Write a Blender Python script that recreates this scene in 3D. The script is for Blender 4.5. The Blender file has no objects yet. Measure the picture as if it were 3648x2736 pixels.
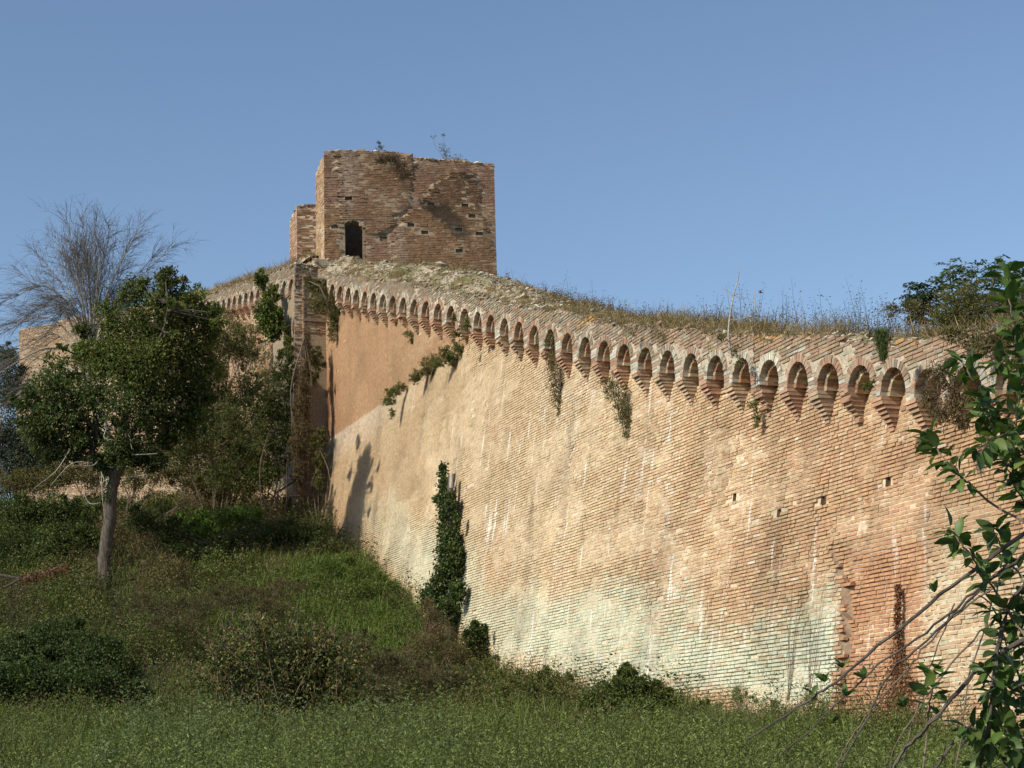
import bpy, math
import numpy as np
from mathutils import Vector

sc = bpy.context.scene
COL = sc.collection
R = math.radians

# ------------------------------------------------------------------ camera
EYE = np.array([0.0, 0.0, 1.65])
PITCH, ROLL, FPX = R(12.0), R(-1.5), 6500.0
_f = np.array([0, math.cos(PITCH), math.sin(PITCH)])
_r0 = np.array([1.0, 0, 0]); _u0 = np.cross(_r0, _f)
_r = math.cos(ROLL) * _r0 + math.sin(ROLL) * _u0
_u = -math.sin(ROLL) * _r0 + math.cos(ROLL) * _u0
cam_d = bpy.data.cameras.new('camera'); cam = bpy.data.objects.new('camera', cam_d); COL.objects.link(cam)
cam_d.sensor_width = 36.0; cam_d.lens = 36.0 * FPX / 3648.0
cam_d.clip_start = 0.1; cam_d.clip_end = 6000
from mathutils import Matrix
cam.matrix_world = Matrix(((_r[0], _u[0], -_f[0], EYE[0]), (_r[1], _u[1], -_f[1], EYE[1]), (_r[2], _u[2], -_f[2], EYE[2]), (0, 0, 0, 1)))
sc.camera = cam

# ------------------------------------------------------------------ sky, sun, exposure
SUN_AZ = R(37.0)      # how far behind the viewer's left shoulder
SUN_EL = R(36.0)
to_sun = np.array([-math.cos(SUN_AZ) * math.cos(SUN_EL), -math.sin(SUN_AZ) * math.cos(SUN_EL), math.sin(SUN_EL)])
world = bpy.data.worlds.new('World'); sc.world = world; world.use_nodes = True
nt = world.node_tree; nt.nodes.clear()
sky = nt.nodes.new('ShaderNodeTexSky'); sky.sky_type = 'NISHITA'; sky.sun_disc = False
sky.sun_elevation = SUN_EL
sky.sun_rotation = math.atan2(to_sun[0], to_sun[1])
sky.air_density = 1.0; sky.dust_density = 0.8; sky.ozone_density = 2.2; sky.altitude = 200
bg = nt.nodes.new('ShaderNodeBackground'); bg.inputs[1].default_value = 0.14
wo = nt.nodes.new('ShaderNodeOutputWorld')
nt.links.new(sky.outputs[0], bg.inputs[0]); nt.links.new(bg.outputs[0], wo.inputs[0])
sun_d = bpy.data.lights.new('sun', 'SUN'); sun_d.energy = 5.0; sun_d.angle = R(0.55); sun_d.color = (1.0, 0.93, 0.78)
sun = bpy.data.objects.new('sun', sun_d); COL.objects.link(sun)
sun.rotation_euler = Vector(-to_sun).to_track_quat('-Z', 'Y').to_euler(); sun.location = (-40, -10, 40)
sc.view_settings.view_transform = 'Standard'; sc.view_settings.look = 'None'
sc.view_settings.gamma = 1.0; sc.view_settings.exposure = 0.0; sc.view_settings.use_curve_mapping = False

# ------------------------------------------------------------------ helpers
def pt(x, y, Y):
    """world point at forward distance Y on the sight line of photo pixel (x, y)"""
    v = _f + _r * (x - 1824) / FPX - _u * (y - 1368) / FPX
    return EYE + v / v[1] * Y
def proj(P):
    P = np.atleast_2d(P) - EYE; d = P @ _f
    return 1824 + FPX * (P @ _r) / d, 1368 - FPX * (P @ _u) / d, d
def hsh(ix, iy, iz, seed):
    h = (ix.astype(np.int64) * 374761393 + iy.astype(np.int64) * 668265263 + iz.astype(np.int64) * 2147483647 + seed * 144665) & 0xFFFFFFFF
    h = ((h ^ (h >> 13)) * 1274126177) & 0xFFFFFFFF
    h = ((h ^ (h >> 15)) * 2246822519) & 0xFFFFFFFF
    return ((h ^ (h >> 16)) & 0xFFFFFF) / float(0xFFFFFF)
def vnoise(x, y, z=None, seed=0):
    x = np.asarray(x, float); y = np.asarray(y, float)
    z = np.zeros_like(x) if z is None else np.asarray(z, float)
    x, y, z = np.broadcast_arrays(x, y, z)
    ix, iy, iz = np.floor(x), np.floor(y), np.floor(z)
    fx, fy, fz = x - ix, y - iy, z - iz
    fx = fx * fx * (3 - 2 * fx); fy = fy * fy * (3 - 2 * fy); fz = fz * fz * (3 - 2 * fz)
    r = 0
    for a in (0, 1):
        for b in (0, 1):
            for c in (0, 1):
                w = (fx if a else 1 - fx) * (fy if b else 1 - fy) * (fz if c else 1 - fz)
                r = r + w * hsh(ix + a, iy + b, iz + c, seed)
    return r
def fbm(x, y, z=None, seed=0, o=4):
    r = 0; a = 0.5; t = 0
    for i in range(o):
        k = 2.0 ** i
        r = r + a * vnoise(np.asarray(x) * k, np.asarray(y) * k, None if z is None else np.asarray(z) * k, seed + i * 17); t += a; a *= 0.5
    return r / t
def sst(a, b, x):
    t = np.clip((np.asarray(x, float) - a) / (b - a), 0, 1); return t * t * (3 - 2 * t)
def mix(a, b, t):
    t = np.asarray(t)[..., None]; return np.asarray(a) * (1 - t) + np.asarray(b) * t

def raw_mesh(name, V, Q=None, T=None, col=None, mat=None, smooth=False, mats=None, midx=None):
    V = np.asarray(V, np.float32).reshape(-1, 3)
    Q = np.zeros((0, 4), np.int32) if Q is None or len(Q) == 0 else np.asarray(Q, np.int32)
    T = np.zeros((0, 3), np.int32) if T is None or len(T) == 0 else np.asarray(T, np.int32)
    me = bpy.data.meshes.new(name)
    me.vertices.add(len(V)); me.vertices.foreach_set('co', V.ravel())
    nl = Q.size + T.size; npoly = len(Q) + len(T)
    me.loops.add(nl); me.polygons.add(npoly)
    me.loops.foreach_set('vertex_index', np.concatenate([Q.ravel(), T.ravel()]).astype(np.int32))
    st = np.concatenate([np.arange(len(Q)) * 4, Q.size + np.arange(len(T)) * 3]).astype(np.int32)
    me.polygons.foreach_set('loop_start', st)
    me.polygons.foreach_set('use_smooth', np.full(npoly, bool(smooth)))
    if col is not None:
        col = np.asarray(col, np.float32)
        if col.shape[1] == 3: col = np.concatenate([col, np.zeros((len(col), 1), np.float32)], 1)
        at = me.attributes.new('col', 'FLOAT_COLOR', 'POINT'); at.data.foreach_set('color', np.ascontiguousarray(col).ravel())
    me.update(calc_edges=True); me.validate()
    if mat is not None: me.materials.append(mat)
    return me
def link(name, me, parent=None, loc=None):
    o = bpy.data.objects.new(name, me); COL.objects.link(o)
    if parent is not None: o.parent = parent
    if loc is not None: o.location = loc
    return o
def base_of(p):
    b = np.zeros(3)
    while p is not None:
        b = b + np.array(p.location); p = p.parent
    return b
def add(name, geo, mat, parent=None, smooth=False, loc=None, kind=None):
    """geo = (V, Q, T, col) in world coordinates; the object's origin is its parent's (or loc)"""
    V, Q, T, col = geo
    b = base_of(parent) if parent is not None else np.zeros(3)
    l = np.zeros(3) if loc is None else np.asarray(loc, float) - b
    me = raw_mesh(name, np.asarray(V) - b - l, Q, T, col, mat, smooth)
    o = link(name, me, parent, l)
    if kind: o['kind'] = kind
    return o
def thing(name, label, cat, loc, group=None):
    o = bpy.data.objects.new(name, None); COL.objects.link(o); o.location = loc; o.empty_display_size = 0.2
    o['label'] = label; o['category'] = cat; o['kind'] = 'thing'
    if group: o['group'] = group
    return o
def tag(o, label, cat, group=None):
    o['label'] = label; o['category'] = cat; o['kind'] = 'thing'
    if group: o['group'] = group
    return o
def join(geos):
    V, Q, T, C = [], [], [], []; n = 0
    for v, q, t, c in geos:
        v = np.asarray(v, float).reshape(-1, 3); V.append(v)
        if q is not None and len(q): Q.append(np.asarray(q) + n)
        if t is not None and len(t): T.append(np.asarray(t) + n)
        c = np.zeros((len(v), 4)) + .5 if c is None else np.asarray(c, float)
        if c.shape[1] == 3: c = np.concatenate([c, np.zeros((len(c), 1))], 1)
        C.append(c); n += len(v)
    return (np.concatenate(V), np.concatenate(Q) if Q else None, np.concatenate(T) if T else None, np.concatenate(C))

# ------------------------------------------------------------------ materials
def mat_new(name):
    m = bpy.data.materials.new(name); m.use_nodes = True; t = m.node_tree; t.nodes.clear()
    o = t.nodes.new('ShaderNodeOutputMaterial'); return m, t, o
def masonry_mat(name, nscale=9.0, lo=.72, hi=1.25, bump=.5, rough=.95, drips=False, Dvec=None):
    m, t, o = mat_new(name); N = t.nodes.new; L = t.links.new
    at = N('ShaderNodeAttribute'); at.attribute_name = 'col'
    tc = N('ShaderNodeNewGeometry')
    nz = N('ShaderNodeTexNoise'); nz.inputs['Scale'].default_value = nscale; nz.inputs['Detail'].default_value = 6; nz.inputs['Roughness'].default_value = .65
    L(tc.outputs['Position'], nz.inputs['Vector'])
    mr = N('ShaderNodeMapRange'); mr.inputs[1].default_value = .3; mr.inputs[2].default_value = .7; mr.inputs[3].default_value = lo; mr.inputs[4].default_value = hi
    L(nz.outputs[0], mr.inputs[0])
    mu = N('ShaderNodeVectorMath'); mu.operation = 'SCALE'
    L(at.outputs['Color'], mu.inputs[0]); L(mr.outputs[0], mu.inputs['Scale'])
    colout = mu.outputs[0]
    if drips:
        # lime run-off: thin streaks hanging down the face, and scattered white crusts
        s = N('ShaderNodeVectorMath'); s.operation = 'DOT_PRODUCT'; s.inputs[1].default_value = tuple(Dvec); L(tc.outputs['Position'], s.inputs[0])
        z = N('ShaderNodeVectorMath'); z.operation = 'DOT_PRODUCT'; z.inputs[1].default_value = (0, 0, 1); L(tc.outputs['Position'], z.inputs[0])
        c1 = N('ShaderNodeMath'); c1.operation = 'MULTIPLY'; c1.inputs[1].default_value = 3.4; L(s.outputs['Value'], c1.inputs[0])
        c2 = N('ShaderNodeMath'); c2.operation = 'MULTIPLY'; c2.inputs[1].default_value = .34; L(z.outputs['Value'], c2.inputs[0])
        cb = N('ShaderNodeCombineXYZ'); L(c1.outputs[0], cb.inputs[0]); L(c2.outputs[0], cb.inputs[1])
        dn = N('ShaderNodeTexNoise'); dn.inputs['Scale'].default_value = 1.0; dn.inputs['Detail'].default_value = 5; dn.inputs['Roughness'].default_value = .72; L(cb.outputs[0], dn.inputs['Vector'])
        dr = N('ShaderNodeMapRange'); dr.inputs[1].default_value = .595; dr.inputs[2].default_value = .65; L(dn.outputs[0], dr.inputs[0])
        pn = N('ShaderNodeTexNoise'); pn.inputs['Scale'].default_value = 3.2; pn.inputs['Detail'].default_value = 7; pn.inputs['Roughness'].default_value = .75; L(tc.outputs['Position'], pn.inputs['Vector'])
        pr = N('ShaderNodeMapRange'); pr.inputs[1].default_value = .645; pr.inputs[2].default_value = .70; L(pn.outputs[0], pr.inputs[0])
        ma = N('ShaderNodeMath'); ma.operation = 'MAXIMUM'; L(dr.outputs[0], ma.inputs[0]); L(pr.outputs[0], ma.inputs[1])
        mm = N('ShaderNodeMath'); mm.operation = 'MULTIPLY'; L(ma.outputs[0], mm.inputs[0]); L(at.outputs['Alpha'], mm.inputs[1])
        mx = N('ShaderNodeMix'); mx.data_type = 'RGBA'; L(mm.outputs[0], mx.inputs[0]); L(colout, mx.inputs[6]); mx.inputs[7].default_value = (.72, .68, .60, 1)
        colout = mx.outputs[2]
    b = N('ShaderNodeBsdfPrincipled'); b.inputs['Roughness'].default_value = rough; b.inputs['Specular IOR Level'].default_value = .12
    L(colout, b.inputs['Base Color'])
    n2 = N('ShaderNodeTexNoise'); n2.inputs['Scale'].default_value = 55; n2.inputs['Detail'].default_value = 5; L(tc.outputs['Position'], n2.inputs['Vector'])
    bp = N('ShaderNodeBump'); bp.inputs['Strength'].default_value = bump; bp.inputs['Distance'].default_value = .012
    L(n2.outputs[0], bp.inputs['Height']); L(bp.outputs[0], b.inputs['Normal']); L(b.outputs[0], o.inputs[0])
    return m
def leaf_mat(name, transl=.32, rough=.55, spec=.25):
    m, t, o = mat_new(name); N = t.nodes.new; L = t.links.new
    at = N('ShaderNodeAttribute'); at.attribute_name = 'col'
    b = N('ShaderNodeBsdfPrincipled'); b.inputs['Roughness'].default_value = rough; b.inputs['Specular IOR Level'].default_value = spec
    L(at.outputs['Color'], b.inputs['Base Color'])
    tr = N('ShaderNodeBsdfTranslucent')
    hs = N('ShaderNodeHueSaturation'); hs.inputs['Saturation'].default_value = 1.15; hs.inputs['Value'].default_value = 1.25; L(at.outputs['Color'], hs.inputs['Color']); L(hs.outputs[0], tr.inputs['Color'])
    ms = N('ShaderNodeMixShader'); ms.inputs[0].default_value = transl
    L(b.outputs[0], ms.inputs[1]); L(tr.outputs[0], ms.inputs[2]); L(ms.outputs[0], o.inputs[0])
    return m
def solid_mat(name, rgb, rough=.8, spec=.2, nscale=20, var=.35, metallic=0, stretch=None):
    m, t, o = mat_new(name); N = t.nodes.new; L = t.links.new
    g = N('ShaderNodeNewGeometry'); nz = N('ShaderNodeTexNoise'); nz.inputs['Scale'].default_value = nscale; nz.inputs['Detail'].default_value = 6
    src = g.outputs['Position']
    if stretch:
        mp = N('ShaderNodeMapping'); mp.inputs['Scale'].default_value = stretch; L(src, mp.inputs[0]); src = mp.outputs[0]
    L(src, nz.inputs['Vector'])
    cr = N('ShaderNodeValToRGB'); c = np.array(rgb)
    cr.color_ramp.elements[0].position = .3; cr.color_ramp.elements[1].position = .7
    cr.color_ramp.elements[0].color = (*np.clip(c * (1 - var), 0, 1), 1); cr.color_ramp.elements[1].color = (*np.clip(c * (1 + var), 0, 1), 1)
    L(nz.outputs[0], cr.inputs[0])
    b = N('ShaderNodeBsdfPrincipled'); b.inputs['Roughness'].default_value = rough; b.inputs['Specular IOR Level'].default_value = spec; b.inputs['Metallic'].default_value = metallic
    L(cr.outputs[0], b.inputs['Base Color'])
    bp = N('ShaderNodeBump'); bp.inputs['Strength'].default_value = .6; bp.inputs['Distance'].default_value = .02; L(nz.outputs[0], bp.inputs['Height']); L(bp.outputs[0], b.inputs['Normal'])
    L(b.outputs[0], o.inputs[0]); return m

# ------------------------------------------------------------------ wall frame
TH = R(21.0)
Dv = np.array([-math.sin(TH), math.cos(TH), 0]); Nv = np.array([-math.cos(TH), -math.sin(TH), 0])
P0 = pt(3200, 1850, 28.0); P0Z = P0[2]
BAT, ZL = .15, 13.40
N_UP = -BAT * (ZL - P0Z)
S_END = 38.3
F_OFF = .87                                   # the far wall stands this much further out
def scarp_n(z): return -BAT * (np.minimum(z, ZL) - P0Z)
def Wm(s, z, n):
    """point on the main wall: s along it (away from the viewer), z height, n out of its face"""
    s, z, n = np.broadcast_arrays(np.asarray(s, float), np.asarray(z, float), np.asarray(n, float))
    k = scarp_n(z) + n
    return np.stack([P0[0] + Dv[0] * s + Nv[0] * k, P0[1] + Dv[1] * s + Nv[1] * k, z], -1)
def Wv(s, z, n):
    """same frame without batter"""
    s, z, n = np.broadcast_arrays(np.asarray(s, float), np.asarray(z, float), np.asarray(n, float))
    return np.stack([P0[0] + Dv[0] * s + Nv[0] * n, P0[1] + Dv[1] * s + Nv[1] * n, z], -1)
# arches of the machicolation: measured apex positions along the wall, smoothed
_as = np.array([34.23, 32.25, 30.19, 28.05, 25.87, 23.77, 21.27, 18.92, 16.49, 14.14, 11.87, 9.58, 7.34, 5.19, 2.96, .83, -1.25])
_az = np.array([17.94, 17.36, 16.70, 16.03, 15.39, 14.68, 13.91, 13.17, 12.44, 11.63, 10.84, 10.16, 9.64, 9.05, 8.47, 7.88, 7.40])
_ai = np.arange(0, 34, 2)
_pz = np.polyfit(_as, _az, 5)
def apex_z(s):
    s = np.asarray(s, float)
    lo = np.polyval(_pz, -1.0) + (s + 1.0) * .17; hi = np.polyval(_pz, 34.0) + (s - 34.0) * .325
    return np.where(s < -1, lo, np.where(s > 34, hi, np.polyval(_pz, np.clip(s, -1, 34))))
_ps = np.polyfit(_ai, _as, 3)
ARCH = []
for i in range(-3, 41):
    s = float(np.polyval(_ps, min(max(i, 0), 32)))
    if i < 0: s = float(np.polyval(_ps, 0)) - i * 1.03
    if i > 32: s = float(np.polyval(_ps, 32)) - (i - 32) * 1.04
    ARCH.append((s, float(apex_z(s))))
R_OUT, R_RING, R_IN, PROJ = .37, .14, .285, .30
def par_n(s):                                    # face of the parapet, in the un-battered frame
    zc = apex_z(s) - R_OUT - .35
    return scarp_n(zc) + PROJ
# ground
GY = np.array([-900, -60, 0, 10, 18, 24, 29, 34, 39, 43.8, 47, 51.4, 57, 63.7, 70, 85, 120, 300, 3000.])
GZ = np.array([-9, -4, 0, .66, 1.15, 1.5, 1.9, 2.4, 2.85, 3.7, 4.8, 6.1, 8.3, 10.4, 11.6, 14.2, 18, 21, 24.])
def ground_z(x, y):
    x = np.asarray(x, float); y = np.asarray(y, float)
    g = 0
    for d in (-1.6, -.8, 0, .8, 1.6): g = g + np.interp(y + d, GY, GZ) / 5
    near = sst(120, 70, y) * sst(-60, -30, y)
    g = g + near * ((fbm(x * .22, y * .22, seed=5) - .5) * .5 + (fbm(x * .9, y * .9, seed=9) - .5) * .18)
    return g
def base_z(s):
    p = Wv(s, 0, 0); return ground_z(p[..., 0], p[..., 1])

# ------------------------------------------------------------------ masonry builders
def brick_geo(W, s0, s1, z0, z1, n0, n1, jit, col, seed, inset=.003):
    """arrays of bricks as five-sided boxes bent onto the map W"""
    rng = np.random.default_rng(seed); n = len(s0)
    if n == 0: return None
    S = np.stack([s0, s1, s1, s0, s0, s1, s1, s0], 1); Z = np.stack([z0, z0, z1, z1, z0, z0, z1, z1], 1)
    Nn = np.stack([n0] * 4 + [n1] * 4, 1)
    ins = inset * (.4 + 1.4 * rng.random((n, 1)))
    S[:, 4:] += np.array([1, -1, -1, 1]) * ins; Z[:, 4:] += np.array([1, 1, -1, -1]) * ins
    S[:, 4:] += rng.normal(0, .0022, (n, 4)); Z[:, 4:] += rng.normal(0, .0018, (n, 4)); Nn[:, 4:] += rng.normal(0, 1, (n, 4)) * jit[:, None]
    V = W(S.ravel(), Z.ravel(), Nn.ravel())
    b = (np.arange(n) * 8)[:, None]
    fs = np.array([[4, 5, 6, 7], [0, 1, 5, 4], [1, 2, 6, 5], [2, 3, 7, 6], [3, 0, 4, 7]])
    Q = (b[:, None, :] + fs[None]).reshape(-1, 4)
    return V, Q, None, np.repeat(col, 8, 0)
def layout(smin, smax, zmin, zmax, seed, L=.285, H=.067, jt=.013, hj=.007, zoff=0.0):
    """bricks of random bond over a rectangle: s0, s1, z0, z1"""
    rng = np.random.default_rng(seed); A = []
    k0, k1 = int(math.floor((zmin - zoff) / H)), int(math.ceil((zmax - zoff) / H))
    m = int((smax - smin) / (L * .62)) + 8
    for k in range(k0, k1):
        ln = np.where(rng.random(m) < .48, L / 2 + .0, L) * rng.uniform(.94, 1.05, m)
        e = smin - rng.random() * L + np.concatenate([[0], np.cumsum(ln + hj)])
        a = e[:-1]; b = e[1:] - hj * rng.uniform(.6, 1.4, m)
        ok = (a < smax) & (b > smin)
        z = zoff + k * H
        n = ok.sum(); dz = rng.normal(0, .0016, n)
        A.append(np.stack([np.maximum(a[ok], smin), np.minimum(b[ok], smax), z + dz, z + H - jt * rng.uniform(.75, 1.25, n) + dz], 1))
    return np.concatenate(A)
def sheet(W, S, Z, nfun, colfun, holes=None, drop=None):
    """mortar bed: grid over S x Z, leaving out cells at holes and lining them"""
    ss, zz = np.meshgrid(S, Z, indexing='ij'); n = nfun(ss, zz)
    V = W(ss.ravel(), zz.ravel(), n.ravel()); c = colfun(ss.ravel(), zz.ravel())
    a = np.arange(len(S) - 1)[:, None] * len(Z) + np.arange(len(Z) - 1)[None]
    Q = np.stack([a, a + len(Z), a + len(Z) + 1, a + 1], -1)
    keep = np.ones(Q.shape[:2], bool)
    sc_, zc_ = (S[:-1] + S[1:]) / 2, (Z[:-1] + Z[1:]) / 2
    if drop is not None: keep &= drop(*np.meshgrid(sc_, zc_, indexing='ij'))
    hs = []
    for (hs_, hz_) in (holes or []):
        i = int(np.argmin(abs(sc_ - hs_))); j = int(np.argmin(abs(zc_ - hz_)))
        if keep[i, j]:
            keep[i, j] = False; hs.append((S[i], S[i + 1], Z[j], Z[j + 1]))
    geos = [(V, Q[keep], None, c)]
    for (a0, a1, b0, b1) in hs:
        s8 = np.array([a0, a1, a1, a0] * 2); z8 = np.array([b0, b0, b1, b1] * 2); n8 = np.array([0, 0, 0, 0, -.22, -.22, -.22, -.22])
        v = W(s8, z8, n8 - .005); q = np.array([[4, 5, 6, 7], [0, 1, 5, 4], [1, 2, 6, 5], [2, 3, 7, 6], [3, 0, 4, 7]])
        geos.append((v, q, None, np.repeat([[.22, .15, .10]], 8, 0)))
    return join(geos), hs
def pick_colors(pal, wts, n, rng):
    w = np.asarray(wts, float)                        # (n, k)
    w = w / w.sum(1, keepdims=True); c = np.cumsum(w, 1); u = rng.random((n, 1))
    k = (u > c).sum(1).clip(0, w.shape[1] - 1)
    col = np.asarray(pal)[k] * rng.uniform(.82, 1.18, (n, 1)) * rng.uniform(.95, 1.05, (n, 3))
    return col
def box_geo(W, s0, s1, z0, z1, n0, n1, col):
    S = np.array([s0, s1, s1, s0] * 2); Z = np.array([z0, z0, z1, z1] * 2); n = np.array([n0] * 4 + [n1] * 4)
    q = np.array([[3, 2, 1, 0], [4, 5, 6, 7], [0, 1, 5, 4], [1, 2, 6, 5], [2, 3, 7, 6], [3, 0, 4, 7]])
    return W(S, Z, n), q, None, np.repeat([list(col)], 8, 0)

# ---- colours (linear albedo)
ORANGE, RED, TAN, CREAM = (.43, .255, .145), (.36, .175, .10), (.48, .345, .205), (.57, .465, .30)
GREENISH, WHITE, BROWN, PINK, OCHRE = (.50, .55, .42), (.70, .67, .60), (.24, .15, .09), (.40, .235, .165), (.46, .30, .14)
GREY = (.34, .29, .235)
def stain(s, z):
    """weathering zones of the main wall: weights for orange, red, tan, cream, greenish, white, brown"""
    s = np.asarray(s, float); z = np.asarray(z, float)
    h = z - base_z(s)
    n1 = fbm(s * .22, z * .3, seed=21); n2 = fbm(s * .7, z * .7, seed=33); n3 = fbm(s * 2.2, z * .55, seed=41)
    up = sst(ZL - .05, ZL + .05, z)
    right = sst(13, 1, s)
    cream = np.clip((1.1 + .5 * sst(26, 20, s) * sst(9, 14, s)) * sst(37, 24, s) * (1 - right * .9) + (n1 - .5) * 1.6 + .15, 0.06, 1.1)
    tan = .55 + .3 * n2
    orange = .28 + 1.15 * right + np.clip(n2 - .45, 0, 1) * 2.0
    red = .04 + .30 * right * sst(.35, .6, n3) + np.clip(n1 - .58, 0, 1) * 1.0
    alg = sst(.35, 1.0, h + (n2 - .5) * .9) * sst(2.7, 1.5, h + (n1 - .5) * 1.6 + (n2 - .5)) * sst(33, 24, s) * sst(1.45, 1.65, s)
    alg = alg * (.7 + .8 * sst(20, 11, s)) * sst(.18, .42, n3 * .4 + n2 * .6)
    algr = sst(.5, 1.3, h) * sst(3.0, 2.2, h + (n2 - .5)) * sst(-.3, -1.2, s) * .6
    green = 2.8 * alg + 1.5 * algr
    patch = sst(1.75, 1.45, s) * sst(-.9, -.2, s) * sst(5.4, 4.2, z)      # bared red core by the toothed edge
    white = .03 + .7 * sst(ZL - 1.3, ZL - .3, z) * (1 - up) * sst(27, 33, s) + .35 * sst(.55, .7, n3) * sst(26, 12, s) * sst(1, 8, s)
    white = white + 1.2 * sst(1.5, 1.8, s) * sst(3.6, 2.3, s) * sst(.7, 1.0, h) * sst(2.2, 1.6, h)
    lowtan = sst(.8, .2, h) * 1.2
    brown = .05 + .25 * right * sst(.5, .7, n2)
    w = np.stack([orange * (1 - .8 * np.minimum(alg, 1)) + up * 1.2 + patch * 5, red * (1 - .9 * np.minimum(alg, 1)) + up * sst(35.5, 37.5, s) * sst(16.5, 14.5, z) * 1.6 + patch * 4.5,
                  (tan + lowtan * .8) * (1 - .8 * patch), cream * (1 - up * .8) * (1 - patch), green * (1 - patch), white * (1 - up) * (1 - patch), brown], 1 if s.ndim == 1 else -1)
    return w
def grime(s, z):
    a = fbm(s * 2.6, z * .16, seed=301); b = fbm(s * .5, z * .4, seed=302)
    return 1 - .20 * sst(.54, .72, a) * sst(.35, .6, b) - .16 * sst(.55, .7, fbm(s * .8, z * .8, seed=303)) + .10 * sst(.5, .7, fbm(s * .35, z * .3, seed=304))
PAL_M = np.array([ORANGE, RED, TAN, CREAM, GREENISH, WHITE, BROWN])
def mortar_m(s, z):
    w = stain(s, z); w = w / w.sum(-1, keepdims=True)
    c = w @ PAL_M; lum = c @ np.array([.3, .6, .1])
    c = mix(c, np.array([.62, .53, .39]), np.full(len(c), .7))
    c = c * grime(s, z)[:, None]
    c = mix(c, np.array([.20, .13, .085]), (np.abs(s - np.interp(z, tooth_z, tooth_s)) < .22) * (z < 5.2) * .85)  # shadow of the toothed notches painted as dark brown along the step
    a = sst(28, 20, s) * .9 + .35
    return np.concatenate([c, (a * sst(ZL + .1, ZL - .2, z))[:, None]], 1)

M_BRICK = masonry_mat('weathered_brick', drips=True, Dvec=Dv)
M_MORTAR = masonry_mat('lime_mortar', nscale=14, drips=True, Dvec=Dv)
M_TOWER = masonry_mat('tower_brick', nscale=5, lo=.62, hi=1.3)
M_RUBBLE = masonry_mat('rubble_stone', nscale=16, lo=.6, hi=1.3)
M_EARTH = masonry_mat('bare_earth', nscale=3, lo=.7, hi=1.25, bump=.8)
M_LEAF = leaf_mat('leaf'); M_DRY = leaf_mat('dry_leaf', .18, .8, .1); M_GLOSS = leaf_mat('glossy_leaf', .28, .45, .28)
M_BARK = solid_mat('bark', (.095, .08, .066), .95, .1, 18, .45, stretch=(1, 1, .25))
M_TWIG = solid_mat('twig', (.17, .13, .095), .9, .1, 30, .3)
M_PALE = solid_mat('pale_bark', (.36, .33, .28), .9, .1, 25, .35)
M_IRON = solid_mat('rusty_iron', (.055, .035, .028), .75, .3, 30, .5)

# ================================================================== ground
def build_ground():
    xs = np.unique(np.concatenate([np.linspace(-2500, -60, 22), np.linspace(-60, -22, 20), np.linspace(-22, 14, 110), np.linspace(14, 60, 20), np.linspace(60, 2500, 22)]))
    ys = np.unique(np.concatenate([np.linspace(-900, -30, 16), np.linspace(-30, 4, 18), np.linspace(4, 90, 230), np.linspace(90, 300, 40), np.linspace(300, 3000, 24)]))
    X, Y = np.meshgrid(xs, ys, indexing='ij'); Z = ground_z(X, Y)
    V = np.stack([X, Y, Z], -1).reshape(-1, 3)
    a = np.arange(len(xs) - 1)[:, None] * len(ys) + np.arange(len(ys) - 1)[None]
    Q = np.stack([a, a + len(ys), a + len(ys) + 1, a + 1], -1).reshape(-1, 4)
    n = fbm(V[:, 0] * .4, V[:, 1] * .4, seed=3)
    c = mix(np.array([.028, .034, .014]), np.array([.060, .048, .026]), sst(.4, .65, n))
    o = add('ground', (V, Q, None, c), M_EARTH, None, True); o['kind'] = 'structure'
build_ground()

# ================================================================== main wall
wall = thing('fortress_wall', 'long sunlit brick fortress wall with corbelled arches running uphill', 'wall', Wm(10, float(base_z(10.0)), 0))
HOLES_PX = [(2612, 1768), (2925, 1778), (3163, 1704), (2772, 1822)]
def hit_scarp(x, y, n=0.0):
    v = pt(x, y, 1.0) - EYE
    t = (n - BAT * (EYE[2] - P0Z) - (EYE - P0) @ Nv) / (v @ Nv + BAT * v[2])
    P = EYE + v * t; return float((P - P0) @ Dv), float(P[2])
def hit_vert(x, y, n):
    v = pt(x, y, 1.0) - EYE
    t = (n - (EYE - P0) @ Nv) / (v @ Nv); P = EYE + v * t; return float((P - P0) @ Dv), float(P[2])
tooth_z = np.arange(1.5, 6, .067)
_rt = np.random.default_rng(4)
tooth_s = 1.50 + np.cumsum(_rt.normal(0, .03, len(tooth_z))) * .35 + _rt.uniform(-.07, .07, len(tooth_z))
tooth_s = tooth_s - sst(3.9, 4.9, tooth_z) * .0 + sst(4.2, 5.2, tooth_z) * .55
def skin(s, z):
    """how far the outer skin stands back: fallen away right of a toothed edge low on the wall; eroded patches"""
    s = np.asarray(s, float); z = np.asarray(z, float)
    e = np.interp(z, tooth_z, tooth_s)
    lost = (s < e) * sst(5.3, 4.5, z) * sst(-1.6, -.4, s)
    er = sst(.60, .74, fbm(s * .55, z * .8, seed=77)) * .018 + sst(.62, .7, fbm(s * 1.6, z * 1.6, seed=78)) * .012 * sst(16, 4, s)
    return -.10 * lost - er
def arch_mask_low(s, z):
    return z < apex_z(s) + .12
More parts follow.
